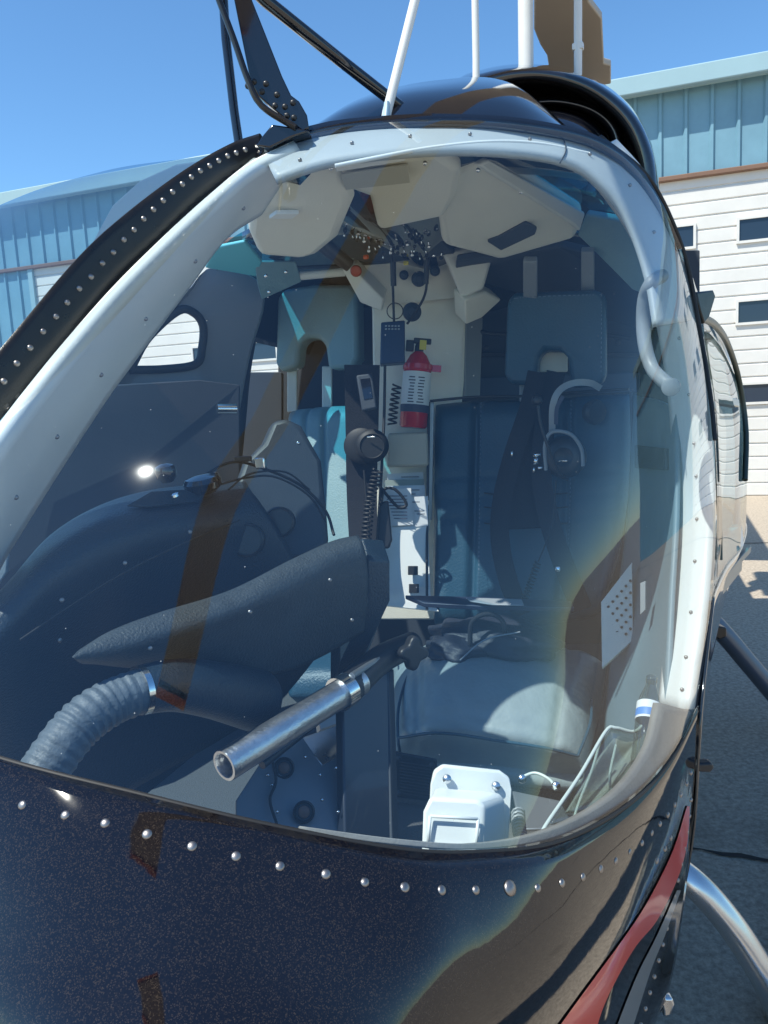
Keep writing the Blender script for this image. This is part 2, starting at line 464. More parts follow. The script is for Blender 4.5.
# ================================================================ world and sun
w = bpy.data.worlds.new('World'); SC.world = w; w.use_nodes = True
nt = w.node_tree; bg = nt.nodes['Background']
sky = nt.nodes.new('ShaderNodeTexSky'); sky.sky_type = 'NISHITA'; sky.sun_disc = False
sky.sun_elevation = math.asin(SUN.z); sky.sun_rotation = math.atan2(SUN.x, SUN.y)
sky.air_density = 1.0; sky.dust_density = .0; sky.ozone_density = 4.0; sky.altitude = 600
hsv = nt.nodes.new('ShaderNodeHueSaturation'); hsv.inputs['Saturation'].default_value = 1.06; hsv.inputs['Value'].default_value = .95
nt.links.new(sky.outputs[0], hsv.inputs['Color']); tn = nt.nodes.new('ShaderNodeMix'); tn.data_type = 'RGBA'; tn.blend_type = 'MULTIPLY'; tn.inputs[0].default_value = 1; tn.inputs[7].default_value = (.82, 1.02, 1.06, 1)
nt.links.new(hsv.outputs[0], tn.inputs[6]); nt.links.new(tn.outputs[2], bg.inputs[0]); bg.inputs[1].default_value = SKY_STRENGTH
ld = bpy.data.lights.new('sun', 'SUN'); ld.energy = SUN_STRENGTH; ld.angle = R(.53); ld.color = (1, .98, .88)
lo = bpy.data.objects.new('sun', ld); COL.objects.link(lo)
lo.rotation_euler = SUN.to_track_quat('Z', 'Y').to_euler(); lo.location = (-5, -4, 9)
SC.view_settings.view_transform = 'Standard'; SC.view_settings.look = 'None'
SC.view_settings.exposure = EXPO; SC.view_settings.gamma = 1
SC.render.engine = 'CYCLES'
SC.cycles.max_bounces = 12; SC.cycles.transparent_max_bounces = 16; SC.cycles.use_denoising = True
SC.cycles.caustics_reflective = False; SC.cycles.caustics_refractive = False

# ================================================================ ground
def ground_mat():
    m = bpy.data.materials.new('concrete_apron'); m.use_nodes = True
    nt = m.node_tree; b = nt.nodes['Principled BSDF']; b.inputs['Roughness'].default_value = .9
    tc = nt.nodes.new('ShaderNodeTexCoord')
    def noise(s, d=8, r=.6):
        n = nt.nodes.new('ShaderNodeTexNoise'); n.inputs['Scale'].default_value = s; n.inputs['Detail'].default_value = d; n.inputs['Roughness'].default_value = r
        nt.links.new(tc.outputs['Object'], n.inputs['Vector']); return n
    a = noise(.7); c = noise(48, 5, .75); e = noise(9, 6)
    def mix(f, A, B, mode='MIX'):
        x = nt.nodes.new('ShaderNodeMix'); x.data_type = 'RGBA'; x.blend_type = mode
        for s, i in ((f, 0), (A, 6), (B, 7)):
            if isinstance(s, (tuple, float, int)): x.inputs[i].default_value = s
            else: nt.links.new(s, x.inputs[i])
        return x.outputs[2]
    base = mix(a.outputs['Fac'], (.41, .325, .24, 1), (.55, .43, .32, 1))
    base = mix(.55, base, mix(e.outputs['Fac'], (.20, .17, .14, 1), (.56, .46, .35, 1)))
    sp = nt.nodes.new('ShaderNodeMapRange'); sp.inputs[1].default_value = .35; sp.inputs[2].default_value = .65
    nt.links.new(c.outputs['Fac'], sp.inputs[0])
    base = mix(.5, base, mix(sp.outputs[0], (.14, .12, .10, 1), (.68, .58, .46, 1)))
    st = noise(1.3, 5, .55); sr = nt.nodes.new('ShaderNodeMapRange'); sr.inputs[1].default_value = .60; sr.inputs[2].default_value = .72
    nt.links.new(st.outputs['Fac'], sr.inputs[0]); sf = nt.nodes.new('ShaderNodeMath'); sf.operation = 'MULTIPLY'; sf.inputs[1].default_value = .45
    nt.links.new(sr.outputs[0], sf.inputs[0]); base = mix(sf.outputs[0], base, (.13, .11, .09, 1))
    nt.links.new(base, b.inputs['Base Color'])
    bp = nt.nodes.new('ShaderNodeBump'); bp.inputs['Strength'].default_value = .5; bp.inputs['Distance'].default_value = .004
    nt.links.new(c.outputs['Fac'], bp.inputs['Height']); nt.links.new(bp.outputs[0], b.inputs['Normal'])
    return m
bm = bmesh.new()
S = 900
vs = [bm.verts.new(v) for v in ((-S, -S, 0), (S, -S, 0), (S, S, 0), (-S, S, 0))]; bm.faces.new(vs)
g = obj_bm('ground', bm, ground_mat()); tag(g, 'tan concrete apron in front of the hangar', kind='structure')
# joints and the crack, thin dark filler just above the slab
M_joint = mat('joint_filler', (.035, .034, .034), .95, var=.4, scale=30)
bm = bmesh.new()
def flat_line(bm, pts, w, z=.004, jit=0):
    pts = [Vector((p.x, p.y, z)) for p in pts]; pr = None
    for i, q in enumerate(pts):
        t = (pts[min(i + 1, len(pts) - 1)] - pts[max(0, i - 1)]).normalized(); s = Vector((-t.y, t.x, 0))
        ww = w * (1 + random.uniform(-jit, jit))
        r = [bm.verts.new(q + s * ww / 2), bm.verts.new(q - s * ww / 2)]
        if pr: bm.faces.new((pr[0], pr[1], r[1], r[0]))
        pr = r
ca, cb = ground_at(640, 842), ground_at(768, 861)
cd_ = (cb - ca)
pts = [ca + cd_ * (i / 40 * 6 - 2.5) + Vector((0, random.uniform(-.006, .006), 0)) for i in range(200)][:120]
flat_line(bm, pts, .014, jit=.8)
wa, wb_ = ground_at(700, 517), ground_at(768, 516)
for k, (a_, b_) in enumerate(((ground_at(690, 545), ground_at(768, 543)),)):
    dd = (b_ - a_).normalized()
    flat_line(bm, [a_ - dd * 12 + dd * i for i in range(40)], .02, jit=.2)
jn = obj_bm('ground_joint', bm, M_joint); tag(jn, 'dark crack and joint across the concrete apron', kind='structure')

# ================================================================ hangar
HA = Vector((4.07, 10.3, 0)); HD = Vector((-10.8, 4.0, 0)).normalized()     # along the wall, to the far end
HN = Vector((-HD.y, HD.x, 0));  HN = HN if HN.y < 0 else -HN                 # out of the wall, to the apron
def Hp(s, z, o=0): return HA + HD * s + UP * z + HN * o
def wall_s(px, py):
    """distance along the wall and height where a sight line meets it"""
    v = ray(px, py); t = (HA - CAM).dot(HN) / v.dot(HN); q = CAM + v * t
    return (q - HA).dot(HD), q.z
hangar = empty('hangar', Hp(0, 0)); tag(hangar, 'long teal metal hangar with white sectional doors and sloping eave', 'hangar')
_hi = Matrix.Translation(-Hp(0, 0))
def HG(o, p=None):
    o.parent = p or hangar
    o.matrix_parent_inverse = _hi
    return o
M_teal = mat('teal_corrugated_steel', (.17, .32, .40), .45, var=.28, scale=1.6, bump=.03, bscale=40)
M_tealt = mat('teal_trim', (.30, .44, .48), .5, var=.1, scale=2)
M_doorw = mat('white_door_steel', (.70, .67, .62), .5, var=.12, scale=3)
M_brown = mat('brown_door_header', (.20, .11, .07), .6, var=.2, scale=4)
M_win = mat('dark_window_glass', (.02, .035, .06), .06)
EAVE = wall_s(690, 82)[1]; DTOP = wall_s(700, 178)[1]
sA1 = wall_s(30, 265)[0]; sA0 = sA1 - 5.6
sB1 = 1.0; sB0 = sB1 - 6.4
S0, S1 = -10.5, 24.0
bm = bmesh.new()
def wallpiece(s0, s1, z0, z1, rib=.305):
    add_box(bm, Hp((s0 + s1) / 2, (z0 + z1) / 2, -.06), HD * (s1 - s0) / 2, HN * .06, UP * (z1 - z0) / 2)
    k = math.ceil(s0 / rib)
    while k * rib < s1 - .03:
        s = k * rib
        if s > s0 + .03:
            # trapezoid rib
            a = [Hp(s - .035, z0, .001), Hp(s - .014, z0, .035), Hp(s + .014, z0, .035), Hp(s + .035, z0, .001)]
            prism(bm, a, UP * (z1 - z0))
        k += 1
for s0, s1 in ((S0, sB0), (sB1, sA0), (sA1, S1)): wallpiece(s0, s1, 0, DTOP)
wallpiece(S0, S1, DTOP + .06, EAVE)
HG(obj_bm('wall', bm, M_teal))
bm = bmesh.new(); add_box(bm, Hp((S0 + S1) / 2, DTOP + .03, .02), HD * (S1 - S0) / 2, HN * .06, UP * .03)
HG(obj_bm('door_header', bm, M_brown, bevel=.01))
bm = bmesh.new()
prism(bm, [Hp(S0, EAVE - .12, .15), Hp(S0, EAVE - .02, -.1), Hp(S0, EAVE + 1.2, -9), Hp(S0, EAVE + 1.4, -9), Hp(S0, EAVE + .10, .15)], HD * (S1 - S0))
rf = HG(obj_bm('roof', bm, M_tealt))
bm = bmesh.new(); add_box(bm, Hp((S0 + S1) / 2, EAVE + .0, .20), HD * (S1 - S0) / 2, HN * .06, UP * .11)
gt = obj_bm('gutter', bm, M_tealt, bevel=.015); gt.parent = rf; gt.matrix_parent_inverse = Matrix.Identity(4)
bm = bmesh.new(); add_box(bm, Hp((S0 + S1) / 2, 2.5, -9), HD * (S1 - S0) / 2, HN * .1, UP * 2.5)
HG(obj_bm('rear_wall', bm, M_teal))
def hdoor(s0, s1, wins):
    o = HG(empty('overhead_door', (0, 0, 0))); o.matrix_parent_inverse = _hi
    bm = bmesh.new(); z = 0.0; pitch = .172; prof = []
    while z < DTOP - .01:
        prof += [(z, -.02), (z + .012, -.002), (z + pitch - .02, -.002), (z + pitch - .008, -.02)]; z += pitch
    rows = [[bm.verts.new(Hp(s, min(zz, DTOP), oo)) for s in (s0, s1)] for zz, oo in prof]
    for a, b in zip(rows, rows[1:]): bm.faces.new((a[0], a[1], b[1], b[0]))
    p = obj_bm('door_leaf', bm, M_doorw, solid=.03); p.parent = o
    bm = bmesh.new()
    for s in (s0 + .02, s1 - .02): add_box(bm, Hp(s, DTOP / 2, .02), HD * .05, HN * .03, UP * DTOP / 2)
    p = obj_bm('door_track', bm, M_tealt); p.parent = o
    for (a, b, z0, z1) in wins:
        bm = bmesh.new(); c = Hp((a + b) / 2, (z0 + z1) / 2, .012)
        for sg in (-1, 1):
            add_box(bm, c + HD * sg * ((b - a) / 2 + .012), HD * .016, HN * .016, UP * ((z1 - z0) / 2 + .026))
            add_box(bm, c + UP * sg * ((z1 - z0) / 2 + .012), HD * (b - a) / 2, HN * .015, UP * .016)
        add_box(bm, c - HN * .01, HD * (b - a) / 2, HN * .003, UP * (z1 - z0) / 2)
        p = obj_bm('door_window', bm, [M_doorw, M_win]); p.parent = o
        for f in p.data.polygons[-6:]: f.material_index = 1
    return o
def wins_for(ref, s0, s1):
    out = []
    for (x0, y0, x1, y1) in ref:
        a, z0 = wall_s(x1, y1); b, z1 = wall_s(x0, y0)
        zc0, zc1 = z0, z1
        k = -8
        while k < 9:
            aa, bb = a + k * 1.02, b + k * 1.02
            if aa > s0 + .25 and bb < s1 - .25: out.append((aa, bb, zc0, zc1))
            k += 1
    return out
ref = [(739, 220, 782, 237), (738, 302, 782, 320), (738, 385, 782, 401)]
hdoor(sB0, sB1, wins_for(ref, sB0, sB1)); hdoor(sA0, sA1, wins_for(ref, sA0, sA1))

# ================================================================ exterior shell
def gp(*a, **k):
    return H(gridmesh(*a, **k))
# roof skin with two tinted roof windows: everything on the plane of the cabin roof
C0 = P(258, 148, 1.44)
def loc(a, l, z): return Vector((C0.x, C0.y, 0)) + AFT * a + LAT * l + UP * z
topv = [P3(t) for t in wt]
def tolocal(v): q = v - C0; return q.dot(AFT), q.dot(LAT)
TLOC = sorted([(abs(tolocal(v)[1]), v.z, tolocal(v)[0]) for v in cr(topv, 30)])
LMAX = TLOC[-1][0]
def zroof(l):
    l = min(abs(l), LMAX)
    for (l0, z0, _), (l1, z1, _) in zip(TLOC, TLOC[1:]):
        if l0 <= l <= l1: return z0 + (z1 - z0) * (l - l0) / max(1e-6, l1 - l0)
    return TLOC[0][1]
def on_roof(px, py):
    v = ray(px, py); z = 1.9
    for _ in range(30):
        q = CAM + v * ((z - CAM.z) / v.z); z = z * .5 + .5 * zroof(tolocal(q)[1])
    return q
loc_sk = [tolocal(on_roof(*p)) for p in ((492, 158), (606, 166), (636, 226), (585, 214))]
sk2l = [(a, -l) for a, l in loc_sk]
M_roofp = M_blackp
def roof_point(a, l): return loc(a, l, zroof(l) + .003 - .07 * max(0, a - front_a(l)))
cells_u = [(i / 44 * 2 - 1) * LMAX for i in range(45)]
cells_v = [i / 50 * 2.6 for i in range(51)]
def front_a(l):
    pts = sorted([(tolocal(v)[1], tolocal(v)[0]) for v in topv])
    l = abs(l)
    for (l0, a0), (l1, a1) in zip(pts, pts[1:]):
        if l0 <= l <= l1: return a0 + (a1 - a0) * (l - l0) / (l1 - l0)
    return pts[-1][1] if l > pts[-1][0] else pts[0][1]
def in_poly(x, y, poly):
    c = False; j = len(poly) - 1
    for i in range(len(poly)):
        xi, yi = poly[i]; xj, yj = poly[j]
        if (yi > y) != (yj > y) and x < (xj - xi) * (y - yi) / (yj - yi) + xi: c = not c
        j = i
    return c
bm = bmesh.new(); bmg = bmesh.new()
def rp(i, j):
    l = cells_u[i]; a0 = front_a(l) - .01 + (.42 * min(1, abs(l) / .22) if l < 0 else 0); a = a0 + (2.7 - a0) * (j / 50); return a, l
V = {}; VG = {}
for i in range(44):
    for j in range(50):
        cs = [rp(i, j), rp(i + 1, j), rp(i + 1, j + 1), rp(i, j + 1)]
        ca_, cl = sum(c[0] for c in cs) / 4, sum(c[1] for c in cs) / 4
        hole = in_poly(ca_, cl, loc_sk) or in_poly(ca_, cl, sk2l)
        B, D = (bmg, VG) if hole else (bm, V)
        f = []
        for (ii, jj) in ((i, j), (i + 1, j), (i + 1, j + 1), (i, j + 1)):
            if (ii, jj) not in D: D[(ii, jj)] = B.verts.new(roof_point(*rp(ii, jj)))
            f.append(D[(ii, jj)])
        B.faces.new(f)
roof = obj_bm('roof_skin', bm, [M_roofp], smooth=True, solid=.02); H(roof)
M_skyl = glass_mat('teal_roof_window', (.10, .55, .72), f0=.05)
sl = obj_bm('roof_window', bmg, M_skyl, smooth=True); H(sl)

# transmission fairing and engine cowl behind it
def dome(name, prof, m, **k):
    """prof: list of sections, each a list of (px,py,d) from left foot over the top to the right foot"""
    o, G = surf(name, prof, m, nu=48, nv=20, **k); H(o); return o
fair = dome('rotor_fairing', [
  [(300, 142, 1.55), (380, 136, 1.55), (450, 132, 1.55), (520, 136, 1.58), (585, 150, 1.6)],
  [(305, 134, 1.68), (355, 110, 1.66), (430, 96, 1.66), (510, 100, 1.68), (578, 140, 1.7)],
  [(312, 130, 1.9), (360, 101, 1.9), (430, 85, 1.9), (510, 86, 1.9), (575, 136, 1.92)],
  [(316, 128, 2.15), (370, 100, 2.15), (440, 84, 2.15), (510, 88, 2.15), (572, 140, 2.2)],
  [(330, 140, 2.5), (380, 118, 2.5), (440, 108, 2.5), (510, 110, 2.5), (565, 150, 2.5)]], M_blackp, solid=.004)
# engine cowl: an arched hood with an open mouth
arch_o = [(440, 150, 2.75), (455, 92, 2.75), (490, 74, 2.75), (540, 70, 2.75), (590, 82, 2.75), (630, 112, 2.75), (650, 150, 2.75), (657, 190, 2.75), (660, 230, 2.75)]
arch_i = [(448, 160, 2.78), (462, 104, 2.78), (495, 84, 2.78), (540, 79, 2.78), (585, 92, 2.78), (620, 120, 2.78), (638, 156, 2.78), (644, 195, 2.78), (646, 230, 2.78)]
arch_d = [(460, 170, 3.3), (472, 124, 3.3), (500, 104, 3.3), (540, 100, 3.3), (578, 110, 3.3), (606, 134, 3.3), (620, 165, 3.3), (626, 200, 3.3), (628, 230, 3.3)]
arch_b = [(470, 170, 4.2), (482, 140, 4.2), (508, 120, 4.2), (550, 115, 4.2), (590, 122, 4.2), (622, 145, 4.2), (640, 175, 4.2), (646, 205, 4.2), (648, 240, 4.2)]
M_cowl = mat('cowl_gloss_paint', (.012, .011, .013), .12, coat=1.0)
c1, _ = surf('engine_cowl', [arch_b, [(x, y, 3.4) for x, y, d in arch_o], arch_o, arch_i, arch_d], M_cowl, nu=50, nv=28, solid=.004); H(c1)
bk, _ = surf('cowl_bulkhead', [[(x, y, 3.32) for x, y, d in arch_d], [(460 + 168 * i / 8, 260, 3.32) for i in range(9)]], M_black, nu=40, nv=6, solid=.01); H(bk)
inn, _ = surf('intake_lip', [[(490, 112, 2.84), (525, 100, 2.84), (560, 97, 2.84), (595, 105, 2.84), (618, 122, 2.84), (628, 150, 2.84), (630, 185, 2.84)],
                             [(490, 116, 2.78), (525, 104, 2.78), (558, 101, 2.78), (591, 109, 2.78), (612, 126, 2.78), (620, 152, 2.78), (622, 185, 2.78)],
                             [(490, 122, 2.82), (525, 110, 2.82), (556, 107, 2.82), (587, 115, 2.82), (606, 131, 2.82), (613, 155, 2.82), (614, 185, 2.82)]], M_cowl, nu=40, nv=10, solid=.006); H(inn)
sb, _ = surf('intake_dome', [[(x, y, 2.84) for x, y in ((490, 124), (525, 112), (556, 109), (586, 117), (605, 133), (612, 157), (613, 190))],
                             [(490, 130, 2.68), (525, 122, 2.66), (555, 120, 2.64), (582, 128, 2.64), (600, 143, 2.66), (607, 165, 2.7), (608, 195, 2.74)],
                             [(490, 190, 2.5), (520, 190, 2.5), (545, 190, 2.5), (570, 190, 2.5), (590, 195, 2.52), (600, 200, 2.6), (604, 205, 2.7)]], M_blackp, nu=36, nv=20, solid=.006); H(sb)
# antennas and links on the roof
M_tubew = mat('white_antenna_tube', (.72, .72, .70), .35, var=.05, scale=12)
H(tube('antenna_mast', [P(525.5, -60, 2.95), P(525.5, 0, 2.95), P(526, 76, 2.95), P(526, 80, 2.95)], .027, M_tubew, seg=20))
H(tube('whip_antenna', [P(475, -60, 2.6), P(475, 0, 2.6), P(476, 60, 2.6), P(476, 100, 2.6)], .0112, M_tubew))
H(tube('whip_antenna', [P(578, -60, 2.9), P(578, 0, 2.9), P(578, 70, 2.9), P(578, 78, 2.9)], .0145, M_tubew))
bm = bmesh.new(); c = P(578, 47, 2.9); add_box(bm, c, LAT * .019, AFT * .013, UP * .011)
H(obj_bm('antenna_clamp', bm, M_tubew, bevel=.003))
H(tube('whip_antenna', [P(432, -60, 1.50), P(415, 0, 1.49), P(387, 112, 1.46), P(386, 118, 1.46)], [.0085, .0085], M_tubew))
H(tube('antenna_base', [P(387, 104, 1.457), P(384, 150, 1.44)], [.011, .022], mat('pale_blue_plastic', (.45, .6, .68), .4), flat=.5))

# wire cutter at the head of the centre post
WC = 1.40
H(slab('wire_cutter_plate', [(213, -60, WC), (232, -10, WC), (240, 30, WC), (250, 80, WC), (258, 96, WC), (284, 118, WC), (303, 131, WC), (309, 128, WC), (307, 115, WC), (299, 101, WC), (291, 95, WC), (282, 76, WC), (252, 0, WC), (232, -60, WC)], M_blackp, t=.012, bevel=.002))
H(tube('wire_cutter_blade', [P(205, -40, WC - .02), P(219, 0, WC - .02), P(234, 40, WC - .02), P(248, 80, WC - .02), P(262, 106, WC - .02), P(296, 128, WC - .02)], .009, M_strip, n=24, flat=.6))
H(tube('brace_strut', [P(222, -20, 1.5), P(226, 40, 1.5), P(234, 110, 1.5), P(240, 152, 1.5)], .0085, M_blackp))
H(tube('brace_strut', [P(215, -50, 1.42), P(265, 0, 1.47), P(340, 60, 1.56), P(408, 113, 1.64)], .0115, M_blackp))
H(slab('wire_cutter_foot', [(256, 146, 1.38), (262, 136, 1.38), (272, 124, 1.38), (300, 128, 1.38), (310, 131, 1.38), (290, 138, 1.38), (270, 148, 1.38)], M_blackp, t=.03, bevel=.003))
bm = bmesh.new()
for (x, y) in ((266, 84), (277, 95), (262, 92), (275, 106), (285, 107), (287, 116), (293, 103), (294, 118), (254, 82), (248, 86)):
    add_dome(bm, P(x, y, WC), (CAM - P(x, y, WC)).normalized(), .0055, .004, 8, 3)
H(obj_bm('bolt', bm, M_black, smooth=True))

# main rotor: two blades fore and aft, the forward one passing over the nose
M_blade = mat('rotor_blade_paint', (.42, .37, .31), .55, var=.12, scale=3)
M_tip = mat('blade_tip_orange', (.65, .18, .05), .45)
ZB = 3.0
def zb(px, py):
    v = ray(px, py); return CAM + v * ((ZB - CAM.z) / v.z)
root_pts = [zb(534, 0), zb(534, 30), zb(540, 45), zb(547, 56), zb(550, 76), zb(566, 90), zb(611, 84), zb(611, 66), zb(604, 64), zb(602, 19), zb(589, 2)]
tipL, tipR = Vector((-.74, -.50, ZB)), Vector((-.46, -.60, ZB))
bl = (tipL - root_pts[0]); 
bm = bmesh.new()
front = root_pts + [root_pts[-1].lerp(tipR, .99), root_pts[0].lerp(tipL, .99)]
prism(bm, front, UP * .03)
blade = obj_bm('rotor_blade', bm, M_blade, bevel=.006); H(blade)
bm = bmesh.new(); prism(bm, [root_pts[-1].lerp(tipR, .981), root_pts[-1].lerp(tipR, 1), root_pts[0].lerp(tipL, 1), root_pts[0].lerp(tipL, .981)], UP * .03)
tp = obj_bm('blade_tip', bm, M_tip, bevel=.004); tp.parent = blade
hubc = (zb(566, 90) + zb(611, 84)) / 2; bdir = ((root_pts[0] + root_pts[-1]) / 2 - (tipL + tipR) / 2).normalized()
hubc = hubc + bdir * .45
bs = Vector((bdir.y, -bdir.x, 0))
bm = bmesh.new(); a0 = hubc + bdir * .8; prism(bm, [a0 + bs * .13, a0 - bs * .13, a0 - bs * .13 + bdir * 3.6, a0 + bs * .13 + bdir * 3.6], UP * .03)
H(obj_bm('rotor_blade', bm, M_blade, bevel=.006))
bm = bmesh.new(); add_box(bm, hubc, bdir * .36, bs * .07, UP * .05); add_lathe(bm, hubc - UP * .12, UP, [(.1, 0), (.13, .03), (.13, .16), (.08, .24), (.03, .28)])
H(obj_bm('rotor_hub', bm, M_black, bevel=.01))
H(tube('rotor_mast', [hubc - UP * .1, hubc - UP * 1.0], .05, M_alu))

# tail boom and fin, mostly hidden behind the cabin
tb = [loc(3.6, 0, 1.75), loc(5.5, 0, 1.72), loc(8.4, 0, 1.8)]
H(tube('tail_boom', [loc(2.2, 0, 1.5), loc(3.3, 0, 1.65)] + tb[1:], [.62, .14], M_blackp, seg=24, n=20))
bm = bmesh.new(); prism(bm, [loc(8.0, .02, 1.2), loc(8.6, .02, 1.2), loc(8.9, .02, 2.8), loc(8.5, .02, 2.8)], LAT * .05)
H(obj_bm('tail_fin', bm, M_blackp, bevel=.01))

# side skin, door and belly
side_rows = [
 [(682, 250, 1.60), (688, 262, 1.85), (694, 285, 2.15), (700, 320, 2.5), (702, 350, 3.0), (700, 380, 3.6)],
 [(697, 320, 1.60), (703, 325, 1.85), (714, 335, 2.15), (724, 350, 2.5), (728, 370, 3.0), (715, 400, 3.6)],
 [(711, 400, 1.54), (716, 400, 1.8), (727, 400, 2.1), (739, 402, 2.45), (745, 410, 3.0), (725, 420, 3.6)],
 [(717, 500, 1.52), (720, 495, 1.72), (730, 490, 2.0), (741, 485, 2.4), (746, 470, 3.0), (726, 460, 3.6)],
 [(712, 600, 1.43), (717, 585, 1.64), (727, 565, 1.9), (742, 545, 2.3), (744, 520, 3.0), (722, 500, 3.6)],
 [(700, 706, 1.30), (708, 660, 1.5), (716, 630, 1.75), (722, 600, 2.2), (724, 560, 3.0), (710, 530, 3.6)],
 [(697, 760, 1.29), (702, 710, 1.47), (708, 670, 1.7), (712, 630, 2.2), (712, 580, 3.0), (700, 550, 3.6)],
 [(690, 850, 1.30), (694, 780, 1.45), (698, 730, 1.7), (700, 680, 2.2), (696, 620, 3.0), (680, 580, 3.6)],
 [(660, 1000, 1.30), (655, 900, 1.5), (650, 820, 1.8), (640, 740, 2.3), (630, 660, 3.0), (620, 600, 3.6)]]
M_side = mat('dark_side_paint', (.02, .022, .026), .10, coat=.8)
ss, SG = surf('side_skin', side_rows[4:], M_side, nu=40, nv=24, solid=.004); H(ss)
M_dglass = glass_mat('door_window_glass', (.62, .78, .82), f0=.08)
dg, _ = surf('door_window', side_rows[:5], M_dglass, nu=30, nv=20); H(dg)
# window rim and rails of the side doors
M_rim = mat('dark_green_rim', (.03, .045, .035), .35)
H(tube('door_frame', [P(703, 318, 1.75), P(716, 326, 2.0), P(728, 345, 2.4), (P(739, 380, 2.6)), P(746, 430, 2.6), P(745, 480, 2.5)], .009, M_rim, n=24))
H(tube('door_frame', [P(706, 325, 2.6), P(722, 345, 3.0), P(733, 390, 3.0), P(738, 440, 3.0), P(738, 500, 3.0), P(734, 545, 2.9)], .012, M_post, n=24))
H(slab('door_rail', [(714, 392, 2.0), (739, 399, 2.35), (740, 407, 2.35), (714, 402, 2.0)], M_cream, t=.03))
H(tube('door_frame', [P(714, 400, 1.86), P(716, 440, 1.84), P(719, 500, 1.8), P(720, 560, 1.76)], .006, M_rim, n=12))
H(slab('door_skin', [(719, 540, 1.88), (742, 524, 2.35), (744, 546, 2.30), (720, 580, 1.82)], M_post, t=.03))
H(slab('door_step', [(718, 602, 1.72), (719, 584, 1.74), (742, 557, 2.2), (752, 545, 2.3), (751, 553, 2.28), (743, 562, 2.2), (742, 571, 2.15)], mat('tan_reflection_step', (.48, .40, .31), .5, var=.1, scale=10), t=.015))  # tan of a reflection put into the step's colour
H(slab('door_hinge', [(696, 292, 1.62), (714, 290, 1.66), (716, 296, 1.68), (709, 318, 1.66), (705, 324, 1.63), (702, 312, 1.62)], M_strip, t=.03))
H(tube('window_gasket', [P3(t) for t in ((600, 137, 1.50), (650, 180, 1.56), (683, 250, 1.61), (698, 320, 1.60), (711, 400, 1.55), (715, 440, 1.52))], .0045, M_rubber, n=40))
# far-side skin (only seen from elsewhere): mirror image of the side surface
def mirror(v):
    a = (v - C0).dot(AFT); l = (v - C0).dot(LAT); return Vector((C0.x, C0.y, v.z)) + AFT * a - LAT * l
FG = [[mirror(v) for v in row] for row in SG]
H(gridmesh('side_skin', FG, M_side, solid=.004))
bly = [[v.copy() for v in SG[-1]], [(SG[-1][i] + FG[-1][i]) / 2 - UP * .1 for i in range(len(SG[-1]))], [v.copy() for v in FG[-1]]]
cols = [cr([bly[k][i] for k in range(3)], 12) for i in range(len(SG[-1]))]
H(gridmesh('belly_skin', [[cols[i][j] for i in range(len(cols))] for j in range(12)], M_side, solid=.004))

# landing gear
M_skid = mat('silver_skid_paint', (.62, .62, .62), .22, metal=.85, var=.08, scale=10)
ct = [P(640, 850, 1.75), P(664, 862, 1.72), P(690, 880, 1.68), P(715, 905, 1.66), P(745, 945, 1.64), P(775, 1000, 1.62), P(800, 1080, 1.62)]
H(tube('cross_tube', ct, .034, M_skid, seg=24, n=40))
H(tube('cross_tube', [P(690, 600, 3.1), P(722, 632, 3.1), P(750, 665, 3.1), P(790, 712, 3.1), P(815, 735, 3.1)], .040, mat('dark_gear_tube', (.10, .12, .16), .3, metal=.5), seg=20, n=20))
H(slab('tube_clamp', [(714, 625, 2.95), (727, 628, 2.95), (727, 637, 2.95), (720, 640, 2.95), (714, 637, 2.95)], M_strip, t=.1, bevel=.006))
sk = P(815, 735, 3.1); sk.z = .06; s0 = P(800, 1080, 1.62); s0.z = .06
dirk = (sk - s0).normalized()
H(tube('skid_tube', [s0 - dirk * .9 + UP * .28, s0 - dirk * .6 + UP * .10, s0 - dirk * .3, s0, sk, sk + dirk * .9], .038, M_skid, seg=16, n=50))
H(tube('skid_leg', [P(800, 1080, 1.62), s0], .03, M_skid)); H(tube('skid_leg', [P(815, 735, 3.1), sk], .03, M_skid))
bx_ = P(664, 1010, 1.3)
H(slab('towing_bracket', [(662, 999, 1.3), (673, 999, 1.3), (675, 1005, 1.3), (671, 1016, 1.3), (664, 1018, 1.3)], M_alu, t=.02))
H(slab('pitot_bracket', [(694, 764, 1.3), (712, 763, 1.3), (715, 768, 1.3), (711, 773, 1.3), (695, 772, 1.3)], M_black, t=.02))

# ---- rivets, stripes on the nose
bm = bmesh.new()
riv = [(-60, 790), (-18, 797), (22, 805), (65, 815), (105, 823), (147, 834), (192, 846), (236, 856), (280, 866), (326, 874), (365, 882), (405, 887), (442, 890), (476, 890), (538, 888), (562, 883), (583, 877), (601, 869), (616, 861), (630, 852), (642, 843), (652, 833), (660, 824), (668, 815), (675, 805), (681, 795), (687, 784), (691, 773), (657, 861), (665, 849), (671, 838)]
for (x, y) in riv:
    l, n = hit(NB, x, y); add_dome(bm, l - n * .0003, n, .0046 * random.uniform(.93, 1.06), .0026 * random.uniform(.8, 1.15), 12, 4)
rv = obj_bm('rivet_row', bm, M_rivet, smooth=True); H(rv)
l, n = hit(NB, 510, 888)
bm = bmesh.new(); add_lathe(bm, l - n * .001, n, [(.0078, 0), (.0078, .002), (.006, .0032), (.003, .0048), (.001, .0052)], 16)
H(obj_bm('nose_screw', bm, M_rivet, smooth=True))
def decal(name, left, right, m, off=.0016, nn=70, nw=5, B=None):
    B = B or NB
    L = cr([Vector((x, y, 0)) for x, y in left], nn); Rr = cr([Vector((x, y, 0)) for x, y in right], nn)
    G = []
    for a, b in zip(L, Rr):
        row = []
        for k in range(nw):
            q = a.lerp(b, k / (nw - 1)); l, n = hit(B, q.x, q.y); row.append(l + n * off)
        G.append(row)
    return H(gridmesh(name, G, m))
